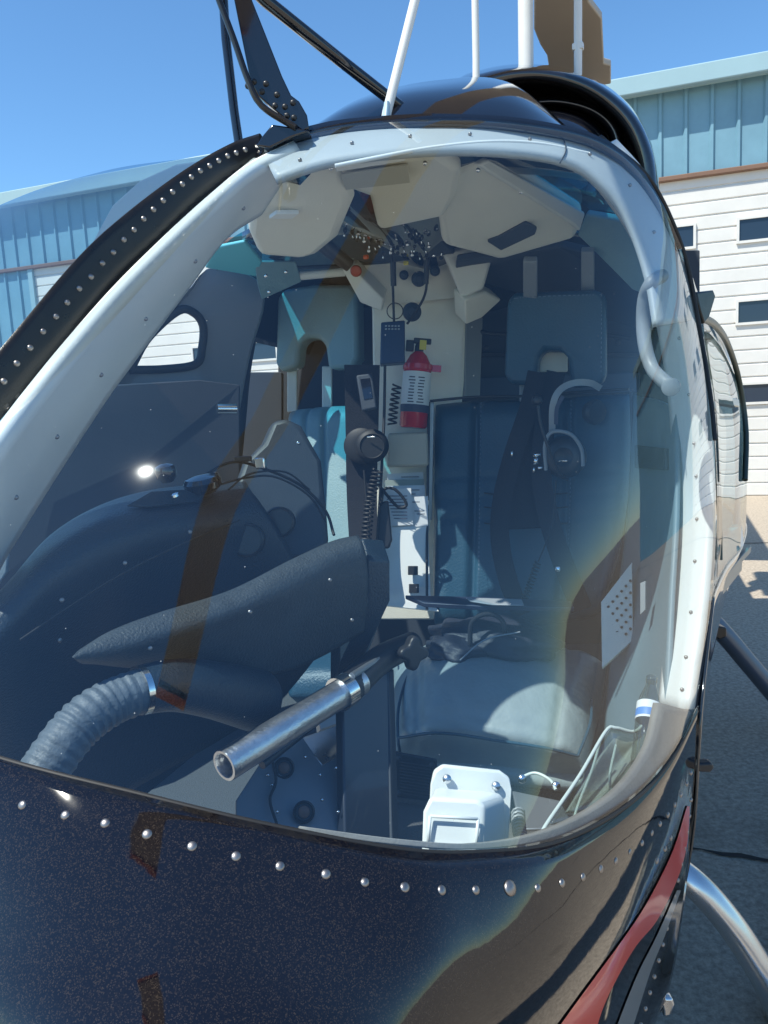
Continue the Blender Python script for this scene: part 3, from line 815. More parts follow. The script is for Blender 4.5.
M_stripe = mat('red_stripe_paint', (.62, .022, .012), .3, coat=.6)
M_gstripe = mat('silver_grey_stripe_paint', (.20, .22, .23), .3, coat=.8)
decal('red_stripe', [(686, 806), (672, 850), (650, 895), (628, 930), (595, 975), (562, 1020), (545, 1045)], [(689, 806), (686, 845), (676, 880), (656, 920), (632, 950), (605, 1000), (590, 1045)], M_stripe)
decal('grey_stripe', [(676, 890), (656, 935), (636, 975), (616, 1025), (610, 1045)], [(680, 890), (664, 935), (650, 970), (634, 1020), (626, 1045)], M_gstripe)
# chin window edge with its own rivets
bm = bmesh.new()
for i in range(15):
    t = i / 14; x = 690 - 50 * t ** 1.3; y = 800 + 225 * t
    l, n = hit(NB, x + 1, y); add_dome(bm, l, n, .0042, .003, 10, 3)
H(obj_bm('rivet_row', bm, M_rivet, smooth=True))

# ---- seal between glass and nose
edge = [P(x, y, d) for x, y, d in wb]
H(tube('windshield_seal', [v + Vector((0, -.001, -.001)) for v in edge], .0028, M_rubber, n=90, flat=1))

# ---- centre strip and its rivets
up_e = [(-140, 500, .975), (-80, 440, 1.0), (0, 353, 1.075), (78, 261, 1.185), (129, 214, 1.26), (187, 171, 1.34), (234, 145, 1.41), (262, 136, 1.46)]
lo_e = [(-140, 590, .925), (-80, 500, .99), (0, 410, 1.062), (51, 351, 1.13), (117, 277, 1.235), (164, 230, 1.30), (211, 187, 1.37), (262, 152, 1.44)]
A, Bq = cr([P3(t) for t in up_e], 60), cr([P3(t) for t in lo_e], 60)
G = []
for a, b in zip(A, Bq):
    n = Vector((-.35, -.75, .6)).normalized(); row = []
    for k, (f, h) in enumerate(((0, -.01), (0, .004), (.1, .009), (.35, .011), (.65, .011), (.9, .009), (1, .004), (1, -.01))):
        row.append(a.lerp(b, f) + n * h)
    G.append(row)
cst = H(gridmesh('centre_strip', G, M_strip))
SB = bvh_of(G)
rp_ = [(10, 618), (43, 572), (77, 532), (110, 490), (143, 452), (172, 416), (203, 380), (233, 350), (262, 315), (290, 287), (317, 255), (343, 230), (368, 202), (393, 178), (418, 155), (442, 133), (467, 113), (490, 95), (513, 79), (537, 66), (560, 53), (583, 41), (605, 33), (628, 25)]
bm = bmesh.new()
for x, y in rp_:
    l, n = hit(SB, x * .3906, 140 + y * .3906); add_dome(bm, l, n, .0048, .004, 10, 3)
for i in range(12):
    l, n = hit(SB, -6 - i * 12, 393 + i * 13.5); add_dome(bm, l, n, .0048, .004, 10, 3)
H(obj_bm('rivet_row', bm, M_rivet, smooth=True))
# bright sealant bead below the strip
be = [(-140, 600, .925), (-80, 520, .99), (0, 436, 1.055), (40, 385, 1.10), (80, 335, 1.16), (117, 290, 1.22), (164, 240, 1.29), (211, 197, 1.36), (255, 160, 1.42)]
M_bead = mat('pale_sealant', (.62, .62, .58), .4, var=.15, scale=30)
H(tube('sealant_bead', [P(x, y, d - .004) for x, y, d in be], .0085, M_bead, n=80, flat=.45))

# ---- far windshield half
fb = [(-170, 702, .825), (-260, 640, .93), (-380, 640, 1.15), (-520, 640, 1.5)]
ft = [(256, 150, 1.45), (190, 158, 1.56), (100, 172, 1.72), (0, 206, 1.95), (-90, 270, 2.15)]
fl_ = [(-170, 702, .825), (-120, 555, .935), (-60, 455, 1.005), (0, 395, 1.08), (80, 312, 1.185), (160, 230, 1.31), (215, 178, 1.39), (256, 150, 1.45)]
fr_ = [(-520, 640, 1.5), (-420, 500, 1.8), (-260, 360, 2.0), (-90, 270, 2.15)]
FWG = coons([P3(t) for t in fb], [P3(t) for t in ft], [P3(t) for t in fl_], [P3(t) for t in fr_], 40, 40, bulge=.03)
H(gridmesh('windshield', FWG, glass_mat('sky_blued_windshield', (.66, .83, .92), f0=.11, rough=.012)))  # same glass as the near half; reflected sky put into a bluer tint

# ================================================================ inside the cabin
def strip_in(name, ea, eb, m, k=1.03, t=.012, nn=50, nw=5, bev=0):
    """band between two pixel edges lying just behind the windshield"""
    A = cr([Vector((x, y, 0)) for x, y in ea], nn); Bb = cr([Vector((x, y, 0)) for x, y in eb], nn); G = []
    for a, b in zip(A, Bb):
        G.append([onglass(*a.lerp(b, i / (nw - 1)).xy, k) for i in range(nw)])
    o = gridmesh(name, G, m, solid=t)
    # thickness goes into the cabin
    return H(o)
cpo = [(-60, 520), (0, 446), (40, 393), (80, 343), (129, 287), (187, 230), (230, 192), (262, 168), (300, 150)]
cpi = [(-90, 640), (-20, 600), (10, 552), (55, 480), (105, 403), (129, 370), (187, 292), (226, 240), (262, 215)]
A = [onglass(q.x, q.y, 1.03) for q in cr([Vector((x, y, 0)) for x, y in cpo], 60)]
Bb = cr([Vector((x, y, 0)) for x, y in cpi], 60)
G = []
for a, b in zip(A, Bb):
    m1 = onglass(b.x, b.y, 1.0); d1 = a.y + .13
    e = P(b.x, b.y, d1); md = a.lerp(e, .5) + Vector((.012, -.012, .006)); G.append(cr([a, md, e], 9))
G_post = G
H(gridmesh('centre_post', G, M_post, solid=.02))
H(slab('post_gusset', [(-70, 660, 1.16), (-5, 590, 1.17), (8, 572, 1.18), (9, 556, 1.18), (2, 545, 1.18), (-40, 560, 1.16)], M_header, t=.01))
po = [(612, 146, 1.52), (645, 182, 1.56), (672, 240, 1.60), (692, 320, 1.60), (706, 400, 1.56), (713, 500, 1.53), (709, 600, 1.44), (695, 709, 1.31)]
pm = [(600, 152, 1.57), (630, 190, 1.60), (658, 244, 1.63), (676, 322, 1.64), (690, 402, 1.60), (697, 500, 1.56), (692, 600, 1.46), (680, 708, 1.32)]
pi_ = [(575, 170, 1.66), (602, 196, 1.70), (636, 250, 1.74), (656, 325, 1.75), (669, 410, 1.72), (672, 505, 1.67), (668, 600, 1.56), (658, 703, 1.40)]
A, Bm, Ci = (cr([P3(t) for t in L], 50) for L in (po, pm, pi_))
H(gridmesh('side_post', [cr([a, b, c], 9) for a, b, c in zip(A, Bm, Ci)], M_post, solid=.015))
strip_in('header_rail', [(262, 152), (330, 130), (430, 122), (520, 125), (600, 143), (640, 175), (668, 222), (684, 275), (692, 320)], [(275, 178), (335, 160), (430, 150), (510, 152), (570, 163), (606, 188), (632, 224), (650, 275), (659, 325)], M_header, k=1.03, nw=6, nn=80)
H(tube('header_bead', [onglass(x, y, 1.032) for x, y in ((335, 166), (380, 157), (430, 148), (490, 142), (540, 144), (590, 154))], .0035, M_post, n=40))
# bottom sill round the inside of the glass
M_sill = mat('dusty_grey_sill', (.27, .255, .235), .75, var=.25, scale=22, bump=.2, bscale=300)
strip_in('sill', [(300, 832), (400, 845), (480, 849), (560, 836), (630, 797), (672, 752), (694, 712)],
         [(300, 826), (400, 839), (478, 843), (552, 829), (612, 797), (648, 752), (661, 703)], M_sill, k=1.02, nw=6)

# overhead panels
def pan(name, pts, m, t=.03, **k): return H(slab(name, pts, m, t=t, **k))
pan('overhead_panel', [(256, 165, 1.55), (300, 160, 1.52), (345, 168, 1.52), (353, 205, 1.62), (338, 240, 1.75), (318, 256, 1.82), (303, 261, 1.84), (258, 259, 1.82), (247, 232, 1.75), (248, 190, 1.62)], M_cream, t=.05, bevel=.022)
pan('overhead_lip', [(269, 219, 1.66), (292, 219, 1.66), (299, 214, 1.645), (276, 214, 1.645)], M_post, t=.01, bevel=.001)
pan('overhead_panel', [(335, 166, 1.50), (440, 152, 1.50), (462, 172, 1.56), (458, 196, 1.66), (446, 218, 1.76), (378, 233, 1.80), (370, 200, 1.68), (346, 190, 1.62)], M_cream, t=.05, bevel=.018)
pan('overhead_lip', [(336, 172, 1.485), (405, 161, 1.485), (406, 156, 1.48), (336, 166, 1.48)], M_post, t=.008, bevel=.001)
pan('access_cover', [(341, 175, 1.512), (408, 165, 1.512), (410, 183, 1.57), (346, 190, 1.585)], mat('cream_cover', (.50, .49, .42), .5), t=.004, bevel=.001)
pan('overhead_panel', [(452, 170, 1.62), (486, 158, 1.56), (500, 162, 1.58), (584, 214, 1.92), (577, 240, 2.0), (500, 262, 2.05), (443, 246, 1.95), (440, 222, 1.80)], M_cream, t=.04, bevel=.019)
pan('overhead_rail', [(478, 166, 1.55), (490, 160, 1.55), (586, 213, 1.88), (580, 232, 1.90), (574, 226, 1.86)], M_white, t=.02, bevel=.006)
pan('air_vent', [(487, 242, 1.92), (525, 223, 1.86), (537, 229, 1.87), (535, 235, 1.89), (501, 251, 1.94)], M_dark, t=.01, bevel=.003)
pan('overhead_sidepanel', [(577, 236, 2.02), (586, 214, 1.95), (632, 222, 1.98), (652, 275, 2.0), (655, 300, 2.05), (632, 290, 2.1), (600, 256, 2.1)], M_cyan, t=.02, bevel=.006)
bm = bmesh.new()
for (x, y, d) in ((478, 170, 1.545), (521, 192, 1.68), (554, 210, 1.80), (262, 171, 1.53), (282, 168, 1.52), (331, 168, 1.50), (425, 163, 1.50)):
    add_dome(bm, P(x, y, d), (CAM - P(x, y, d)).normalized(), .0045, .003, 8, 3)
H(obj_bm('panel_screw', bm, M_steel, smooth=True))
# roof lining pieces above the seats
pan('headlining', [(456, 262, 2.08), (560, 246, 2.12), (600, 256, 2.15), (640, 292, 2.2), (658, 330, 2.2), (640, 330, 2.35), (590, 268, 2.35), (455, 275, 2.35)], M_dark, t=.02)

# switch panel with toggles, knobs and warning lights
sp_ = H(slab('switch_panel', [(325, 226, 2.02), (345, 214, 1.98), (388, 212, 1.98), (440, 238, 2.10), (455, 254, 2.18), (385, 264, 2.24), (362, 262, 2.24), (318, 247, 2.12)], M_black, t=.03))
bm = bmesh.new(); bk_ = bmesh.new()
u0, u1, v0 = P(333, 228, 2.00), P(392, 218, 2.00), P(372, 258, 2.2)
random.seed(5)
for j in range(4):
    for i in range(11):
        q = P(333 + i * 7.2 + j * 12, 221 + j * 10 + i * .6 + random.uniform(-1, 1), 1.925 + j * .052 + i * .004)
        n = (CAM - q).normalized()
        add_lathe(bk_ if (i + j) % 3 else bm, q, n, [(.0052, -.005), (.0048, .003), (.003, .005)], 10)
        if (i * j + i) % 5 != 1:
            add_tube(bm, [q, q + n * .010 + UP * .013 * random.choice((-1, 1, 1)) + LAT * random.uniform(-.003, .003)], [.0014, .0023], 8)
c = obj_bm('toggle_switch', bm, M_steel, smooth=True); c.parent = sp_; 
c = obj_bm('switch_bezel', bk_, M_rubber, smooth=True); c.parent = sp_
for (x, y, m_, nm) in ((352, 236, M_orange, 'warning_lamp'), (366, 257, M_orange, 'warning_lamp'), (406, 263, M_yellow, 'placard'), (358, 222, mat('green_board', (.02, .16, .08), .5), 'circuit_card'), (386, 240, M_label, 'switch_guard')):
    q = P(x, y, 2.0 + (y - 215) * .0045 - .02); c = box(nm, q, LAT * .008, AFT * .004, UP * .006, m_); c.parent = sp_
# red handled lever in a black boot
lv = H(tube('brake_lever', [P(318, 238, 1.92), P(330, 250, 1.93), P(350, 266, 1.95)], [.022, .016], M_black, n=10))
c = lathe('lever_knob', P(356, 271, 1.93), (CAM - P(356, 271, 1.93)), [(.011, -.02), (.014, -.01), (.014, .002), (.011, .007), (.006, .008)], mat('dull_red_knob', (.32, .03, .02), .4)); c.parent = lv
# overhead avionics faces
pan('avionics_fascia', [(350, 266, 2.30), (385, 264, 2.32), (452, 256, 2.30), (458, 298, 2.36), (384, 306, 2.36), (372, 303, 2.34)], M_cream, t=.04)
pan('fascia_block', [(443, 255, 2.18), (478, 247, 2.16), (492, 262, 2.2), (484, 290, 2.24), (462, 300, 2.24)], M_white, t=.08, bevel=.01)
pan('fascia_block', [(342, 270, 2.25), (352, 268, 2.24), (384, 300, 2.28), (382, 312, 2.32), (360, 303, 2.3)], M_white, t=.06, bevel=.006)
pan('fascia_block', [(465, 300, 2.22), (486, 292, 2.26), (502, 300, 2.3), (482, 318, 2.32), (466, 325, 2.3)], M_cream, t=.06, bevel=.006)
for (x, y, r) in ((404, 275, .013), (419, 279, .021), (435, 271, .014), (412, 312, .026)):
    q = P(x, y, 2.285); H(lathe('knob', q, (CAM - q), [(r, -.03), (r * 1.05, 0), (r * .9, .006), (r * .6, .009), (r * .5, .016), (r * .2, .018)], M_dark))
# centre column between the seats
colm = pan('centre_column', [(372, 300, 2.42), (458, 292, 2.40), (466, 300, 2.40), (464, 380, 2.40), (458, 450, 2.38), (445, 620, 2.34), (372, 620, 2.34), (374, 420, 2.38)], M_cream, t=.06, bevel=.006)
pan('column_side', [(467, 300, 2.42), (483, 318, 2.62), (480, 398, 2.62), (465, 398, 2.42)], M_grey, t=.02)
pan('column_ledge', [(388, 433, 2.26), (428, 432, 2.26), (429, 466, 2.25), (387, 467, 2.25)], mat('beige_plastic', (.46, .43, .34), .5), t=.1, bevel=.008)
pan('document_pocket', [(383, 500, 2.24), (429, 500, 2.24), (430, 530, 2.23), (382, 530, 2.23)], M_cream, t=.012)
pan('lower_column', [(376, 527, 2.22), (428, 525, 2.22), (431, 600, 2.18), (440, 612, 2.15), (385, 606, 2.16)], M_post, t=.03)
for (x, y) in ((413, 570), (414, 588)):
    pan('column_vent', [(x - 5, y - 4, 2.175), (x + 5, y - 4, 2.175), (x + 5, y + 5, 2.17), (x - 5, y + 5, 2.17)], M_rubber, t=.006, bevel=.001)

# rear of the cabin
pan('rear_bulkhead', [(278, 255, 3.1), (700, 250, 3.0), (700, 700, 2.9), (278, 700, 3.0)], M_dark, t=.05)
pan('bulkhead_rail', [(460, 352, 3.0), (640, 352, 2.95), (640, 357, 2.95), (460, 357, 3.0)], M_rubber, t=.02)
pan('bulkhead_channel', [(462, 378, 2.98), (640, 372, 2.95), (640, 392, 2.95), (462, 398, 2.98)], mat('dark_blue_trim', (.03, .05, .09), .6), t=.02)
H(tube('cabin_arch', [P(290, 268, 2.75), P(268, 290, 2.75), (P(252, 325, 2.75)), P(243, 370, 2.7), P(238, 420, 2.65), P(232, 480, 2.6)], .055, M_dark, n=24, flat=.5))
pan('rear_bulkhead', [(225, 372, 2.9), (282, 372, 2.9), (282, 700, 2.8), (225, 700, 2.8)], M_dark, t=.05)
pan('rear_bulkhead', [(240, 240, 2.9), (284, 240, 2.9), (282, 326, 2.9), (240, 322, 2.9)], M_dark, t=.05)
pan('headlining', [(262, 262, 2.4), (460, 262, 2.4), (460, 230, 3.2), (262, 230, 3.2)], M_dark, t=.02)
# far door: frame ring with its window opening
def ring_slab(name, outer, inner, m, t):
    V = [P3(p) for p in outer]; W = [P3(p) for p in inner]
    n = Vector((0, 1, 0)); bm = bmesh.new()
    V = cr(V + [V[0]], 49)[:-1]; W = cr(W + [W[0]], 49)[:-1]
    # line the rings up on their lowest-angle corner
    cw = sum(W, Vector()) / len(W)
    V.sort(key=lambda p: math.atan2(p.z - cw.z, p.x - cw.x)); W.sort(key=lambda p: math.atan2(p.z - cw.z, p.x - cw.x))
    R4 = []
    for (L, o) in ((V, 0), (W, 0), (W, t), (V, t)): R4.append([bm.verts.new(p + n * o) for p in L])
    for a, b in ((0, 1), (1, 2), (2, 3), (3, 0)):
        for k in range(48):
            bm.faces.new((R4[a][k], R4[a][(k + 1) % 48], R4[b][(k + 1) % 48], R4[b][k]))
    return H(obj_bm(name, bm, m, smooth=False, bevel=.004))
ring_slab('far_door_frame', [(60, 470, 2.1), (90, 420, 2.1), (130, 360, 2.15), (165, 315, 2.2), (192, 286, 2.25), (208, 268, 2.3), (240, 272, 2.35), (262, 284, 2.4), (262, 310, 2.4), (250, 350, 2.4), (240, 400, 2.4), (232, 450, 2.35), (220, 500, 2.3), (140, 500, 2.2)],
          [(130, 370, 2.2), (148, 338, 2.22), (178, 311, 2.25), (194, 313, 2.28), (203, 326, 2.3), (202, 348, 2.3), (196, 364, 2.28), (165, 368, 2.25)], mat('grey_door_lining', (.20, .22, .25), .5, var=.08, scale=6), .03)
H(tube('window_gasket', [P3(t) for t in ((130, 370, 2.19), (148, 338, 2.21), (178, 311, 2.24), (194, 313, 2.27), (203, 326, 2.29), (202, 348, 2.29), (196, 364, 2.27), (165, 369, 2.24), (130, 370, 2.19))], .012, M_rubber, n=60))
pan('far_door_panel', [(-120, 600, 1.9), (20, 480, 1.95), (110, 385, 2.02), (200, 380, 2.1), (240, 385, 2.15), (240, 640, 2.1), (-100, 660, 1.9)], M_dark, t=.03)
pan('roof_gusset', [(255, 262, 2.2), (296, 262, 2.25), (302, 282, 2.3), (262, 300, 2.3), (258, 285, 2.25)], M_cyan, t=.01)
pan('far_roof_window_pane', [(205, 268, 2.25), (214, 248, 2.15), (245, 242, 2.1), (262, 262, 2.2), (256, 277, 2.25)], mat('teal_window_glow', (.12, .50, .58), .5), t=.01)  # sky glow through the tinted roof window, as an opaque teal pane
H(tube('roof_crossbar', [P(300, 276, 2.3), P(345, 272, 2.3)], .012, M_white))
bm = bmesh.new()
for (x, y, d) in ((266, 276, 2.21), (286, 272, 2.24), (269, 292, 2.27)): add_dome(bm, P(x, y, d), (CAM - P(x, y, d)).normalized(), .006, .004, 8, 3)
H(obj_bm('panel_screw', bm, M_steel, smooth=True))
# exhaust-like bright stub seen by the far door
H(tube('grab_stub', [P(217, 409, 1.9), P(236, 409, 1.92)], .013, M_steel))

M_cush = mat('creased_sunlit_leather', (.27, .32, .33), .33, var=.15, scale=12, bump=1.0, bscale=24)  # cushion paler than the backrest: sunlight put into the leather colour
# ---- near seat
def seat_root(name, loc_):
    s = empty(name, loc_); s.parent = heli; s.matrix_parent_inverse = _inv; return s
def S_(o, s):
    o.parent = s; o.matrix_parent_inverse = Matrix.Translation(-s.location); return o
seat = seat_root('seat', P(500, 700, 1.9))
S_(slab('headrest', [(507, 301, 2.20), (514, 292, 2.20), (597, 289, 2.12), (606, 296, 2.11), (606, 377, 2.11), (600, 385, 2.11), (571, 388, 2.14), (568, 358, 2.14), (561, 350, 2.15), (545, 350, 2.16), (538, 358, 2.17), (536, 386, 2.17), (510, 384, 2.20), (504, 376, 2.20)], M_leather, t=.07, bevel=.014), seat)
for (x0, x1, y0) in ((523, 537, 262), (581, 594, 252)):
    S_(slab('headrest_post', [(x0, y0, 2.05), (x1, y0, 2.05), (x1, 300, 2.18), (x0, 300, 2.20)], M_grey, t=.02), seat)
S_(slab('headrest_post', [(520, 382, 2.25), (535, 382, 2.25), (535, 402, 2.25), (520, 402, 2.25)], M_grey, t=.015), seat)
S_(slab('headrest_backing', [(540, 352, 2.25), (568, 352, 2.25), (568, 372, 2.25), (540, 372, 2.25)], M_cream, t=.01), seat)
bk1 = pillow('backrest', [
    [(430, 400, 2.32), (475, 396, 2.30), (525, 395, 2.25), (580, 391, 2.18), (630, 388, 2.10)],
    [(429, 460, 2.28), (475, 460, 2.27), (525, 458, 2.23), (580, 456, 2.15), (631, 452, 2.07)],
    [(428, 540, 2.22), (475, 540, 2.21), (525, 540, 2.18), (580, 536, 2.10), (624, 530, 2.02)],
    [(428, 625, 2.14), (475, 625, 2.14), (525, 625, 2.12), (580, 620, 2.04), (600, 612, 1.98)]], M_leather, t=.11, nu=56, nv=56, puff=.02,
    seams=[('u', .235, .022, .014), ('u', .70, .022, .014), ('v', .36, .004, .012), ('v', .46, .004, .012), ('v', .545, .004, .012)])
S_(bk1, seat)
cu = pillow('cushion', [
    [(388, 648, 2.14), (440, 640, 2.12), (500, 640, 2.08), (560, 640, 2.02), (606, 650, 1.96)],
    [(388, 668, 1.98), (440, 652, 1.96), (500, 655, 1.92), (560, 668, 1.86), (600, 690, 1.82)],
    [(390, 700, 1.80), (440, 682, 1.77), (500, 688, 1.73), (550, 700, 1.70), (592, 722, 1.68)],
    [(392, 733, 1.69), (440, 728, 1.64), (500, 736, 1.60), (545, 744, 1.59), (584, 752, 1.60)],
    [(394, 748, 1.70), (440, 752, 1.66), (500, 758, 1.63), (545, 762, 1.62), (580, 766, 1.64)]], M_cush, t=.10, nu=48, nv=44, puff=.03,
    seams=[('u', .16, .012, .016), ('u', .84, .012, .016), ('v', .82, .006, .014)])
S_(cu, seat)
for pts_ in ([(430, 652, 1.99), (410, 672, 1.88), (399, 705, 1.745), (398, 738, 1.655), (400, 752, 1.665)], [(398, 738, 1.655), (440, 733, 1.60), (500, 741, 1.565), (545, 748, 1.555), (578, 756, 1.57)], [(578, 756, 1.57), (590, 724, 1.65), (592, 700, 1.75)]):
    S_(tube('piping', [P3(t) for t in pts_], .0035, M_leather, n=30), seat)
S_(slab('seat_box', [(388, 752, 1.70), (585, 768, 1.66), (588, 860, 1.60), (388, 850, 1.62)], M_carpet, t=.25, bevel=.004), seat)
S_(slab('seat_tag', [(416, 731, 1.63), (431, 732, 1.63), (431, 735.5, 1.63), (416, 735, 1.63)], M_label, t=.002, bevel=0), seat)
gr = slab('speaker_grille', [(394, 752, 1.585), (437, 760, 1.575), (437, 803, 1.57), (394, 798, 1.58)], M_vinyl, t=.01)
S_(gr, seat)
bm = bmesh.new()
for k in range(11):
    y = 763 + k * 3.1; add_tube(bm, [P(400, y - 1.2, 1.568), P(431, y + 3.8, 1.563)], .0011, 6)
for (x, y) in ((399, 758), (432, 765), (399, 793), (432, 797)): add_dome(bm, P(x, y, 1.567), (CAM - P(x, y, 1.567)).normalized(), .006, .004, 10, 3)
c = obj_bm('grille_slats', bm, M_dark, smooth=True); c.name = 'grille_slat'; S_(c, seat)
# harness
def rb(name, pts, w_, m, par, **k): return S_(ribbon(name, pts, w_, m, **k), par)
rb('harness_strap', [(537, 372, 2.10), (528, 410, 2.08), (513, 455, 2.05), (502, 500, 2.02), (500, 540, 2.0), (508, 580, 1.98), (522, 615, 1.97)], (.05, .05), M_belt, seat)
rb('harness_strap', [(556, 372, 2.10), (545, 420, 2.07), (541, 470, 2.04), (548, 515, 2.01), (562, 560, 1.98), (582, 610, 1.93)], (.05, .055), M_belt, seat)
S_(slab('harness_pad', [(522, 410, 2.10), (556, 405, 2.09), (552, 470, 2.06), (546, 528, 2.04), (500, 530, 2.05), (510, 470, 2.08)], M_belt, t=.012, bevel=.005), seat)
bm = bmesh.new()
for (x, y, w1, h1) in ((537, 455, .010, .004), (536, 461, .006, .009), (540, 468, .007, .004), (512, 454, .003, .008), (534, 470, .003, .007)):
    add_box(bm, P(x, y, 2.035), LAT * w1, AFT * .003, UP * h1)
S_(obj_bm('harness_buckle', bm, M_steel, bevel=.001), seat)
S_(lathe('harness_stud', P(558, 569, 1.965), CAM - P(558, 569, 1.965), [(.008, 0), (.007, .004), (.003, .006)], M_steel), seat)

# ---- far seat
seat2 = seat_root('seat', P(320, 600, 2.4))
S_(slab('headrest', [(277, 297, 2.64), (284, 289, 2.64), (312, 284, 2.60), (350, 284, 2.55), (357, 292, 2.54), (358, 358, 2.54), (352, 368, 2.54), (328, 369, 2.56), (325, 345, 2.57), (318, 338, 2.58), (306, 338, 2.59), (299, 345, 2.60), (297, 366, 2.60), (281, 372, 2.62), (275, 364, 2.64)], M_cyan, t=.07, bevel=.014), seat2)
for (x0, x1) in ((287, 297), (322, 332)): S_(slab('headrest_post', [(x0, 366, 2.66), (x1, 366, 2.66), (x1, 412, 2.64), (x0, 412, 2.64)], M_white, t=.02), seat2)
S_(pillow('backrest', [[(283, 406, 2.62), (320, 402, 2.58), (354, 401, 2.52)], [(284, 470, 2.56), (320, 470, 2.52), (360, 470, 2.46)], [(290, 600, 2.40), (320, 600, 2.38), (356, 600, 2.32)]], M_cyan, t=.10, nu=30, nv=24, seams=[('u', .55, .02, .02), ('u', .3, .02, .02)]), seat2)
S_(pillow('cushion', [[(285, 610, 2.4), (360, 610, 2.32)], [(285, 680, 1.95), (360, 680, 1.9)]], M_leather, t=.1, nu=16, nv=16), seat2)

# ---- instrument console
console = [
 [(-140, 690, 1.0), (-60, 640, 1.03), (0, 590, 1.10), (50, 535, 1.21), (100, 505, 1.33), (150, 490, 1.45), (200, 484, 1.54), (245, 480, 1.60)],
 [(-140, 702, .955), (-60, 656, .97), (0, 606, 1.02), (50, 551, 1.11), (100, 517, 1.22), (150, 501, 1.34), (200, 491, 1.45), (246, 484, 1.54)],
 [(-140, 720, .93), (-60, 680, .95), (0, 622, 1.0), (50, 568, 1.08), (100, 530, 1.18), (150, 512, 1.28), (200, 500, 1.40), (250, 490, 1.50)],
 [(-140, 760, .94), (-60, 710, .95), (0, 655, 1.0), (55, 600, 1.08), (110, 560, 1.17), (165, 535, 1.27), (220, 520, 1.38), (262, 505, 1.48)],
 [(-140, 820, 1.02), (-60, 780, 1.05), (0, 740, 1.10), (60, 690, 1.18), (120, 640, 1.25), (180, 600, 1.34), (240, 570, 1.43), (290, 550, 1.5)],
 [(-140, 940, 1.1), (-60, 900, 1.12), (0, 860, 1.16), (80, 820, 1.22), (150, 780, 1.30), (220, 740, 1.38), (280, 700, 1.46), (330, 640, 1.52)]]
con, _ = surf('instrument_console', console, M_vinyl, nu=60, nv=40, solid=.01); H(con)
pan('console_flap', [(127, 505, 1.275), (152, 491, 1.30), (184, 489, 1.37), (204, 496, 1.42), (200, 501, 1.38), (150, 506, 1.28)], M_vinyl, t=.006)
H(lathe('flap_screw', P(175, 496, 1.335), Vector((-.2, -.3, 1)), [(.008, 0), (.007, .004), (.003, .005)], M_steel))
# compass / camera pods on the hood
for (x, y, r) in ((203, 481, .036), (166, 470, .02)):
    q = P(x, y, 1.42); H(lathe('instrument_pod', q - UP * .012, Vector((-.1, -.15, 1)), [(r * .6, -.01), (r * .95, 0), (r, .012), (r * .85, .02), (r * .3, .024)], M_blackp))
# instrument panel back with round covers
pan('panel_fin', [(243, 462, 1.60), (262, 442, 1.62), (272, 420, 1.64), (286, 416, 1.64), (302, 424, 1.64), (322, 460, 1.64), (327, 505, 1.60), (330, 545, 1.55), (300, 555, 1.52), (240, 570, 1.5), (222, 520, 1.52)], mat('grey_black_crackle', (.035, .042, .052), .5, var=.15, scale=20, bump=.2, bscale=350), t=.10, bevel=.02)
for (x, y, r) in ((247, 540, .032), (279, 522, .030)):
    q = P(x, y, 1.43 if x < 260 else 1.50); H(lathe('gauge_housing', q, CAM - q + Vector((-.3, 0, 0)), [(r, -.02), (r * 1.02, .002), (r * .9, .006), (r * .86, .001), (r * .3, .0015)], M_black))
bm = bmesh.new()
for (x, y, d) in ((298, 443, 1.63), (294, 508, 1.575), (294, 520, 1.57), (294, 532, 1.56), (265, 515, 1.575)): add_dome(bm, P(x, y, d), (CAM - P(x, y, d)).normalized(), .004, .003, 8, 3)
H(obj_bm('panel_screw', bm, M_steel, smooth=True))
# lower knee shroud: long rounded tongue running into a box
tg = [
 [(80, 649, .96), (112, 630, 1.0), (160, 612, 1.05), (230, 590, 1.14), (290, 560, 1.24), (332, 541, 1.32), (358, 535, 1.36)],
 [(75, 654, .935), (110, 638, .975), (165, 622, 1.03), (235, 600, 1.115), (292, 572, 1.21), (336, 550, 1.29), (362, 542, 1.33)],
 [(76, 660, .935), (113, 652, .965), (168, 636, 1.02), (238, 612, 1.105), (296, 586, 1.20), (340, 562, 1.28), (366, 556, 1.32)],
 [(83, 664, .965), (120, 661, .995), (172, 648, 1.05), (240, 628, 1.13), (298, 606, 1.215), (342, 590, 1.285), (368, 586, 1.33)],
 [(92, 664, 1.03), (130, 668, 1.06), (176, 668, 1.11), (236, 676, 1.18), (285, 672, 1.24), (325, 655, 1.30), (364, 632, 1.36)]]
tgo, _ = surf('knee_shroud', tg, mat('worn_grey_vinyl', (.038, .050, .060), .5, var=.5, scale=24, bump=.6, bscale=260), nu=60, nv=30, solid=.01); H(tgo)
pan('shroud_side', [(362, 538, 1.40), (368, 560, 1.36), (369, 600, 1.36), (340, 660, 1.36), (330, 700, 1.4), (330, 560, 1.45)], M_vinyl, t=.05)
# ventilation hose
hp = [P(22, 812, .86), P(45, 770, .88), P(78, 726, .92), (P(112, 702, .96)), P(150, 688, 1.0)]
Q = cr(hp, 120); rr = [.030 + .0009 * math.sin(i * 2 * math.pi / 6.3 + .8 * math.sin(i * .21)) + .0005 * math.sin(i * .9) + .0004 * random.uniform(-1, 1) for i in range(120)]
H(tube('ventilation_hose', Q, rr, mat('blue_grey_hose', (.10, .125, .15), .55, var=.3, scale=40, bump=1.0, bscale=55), seg=28))
H(tube('hose_clamp', [P(138, 691, .987), P(144, 689.5, .993)], .0335, M_steel, seg=28))
H(tube('vent_duct', [P(140, 690, .99), P(175, 685, 1.03), P(215, 690, 1.10), P(255, 700, 1.2)], [.033, .05], M_vinyl, n=20, seg=28))
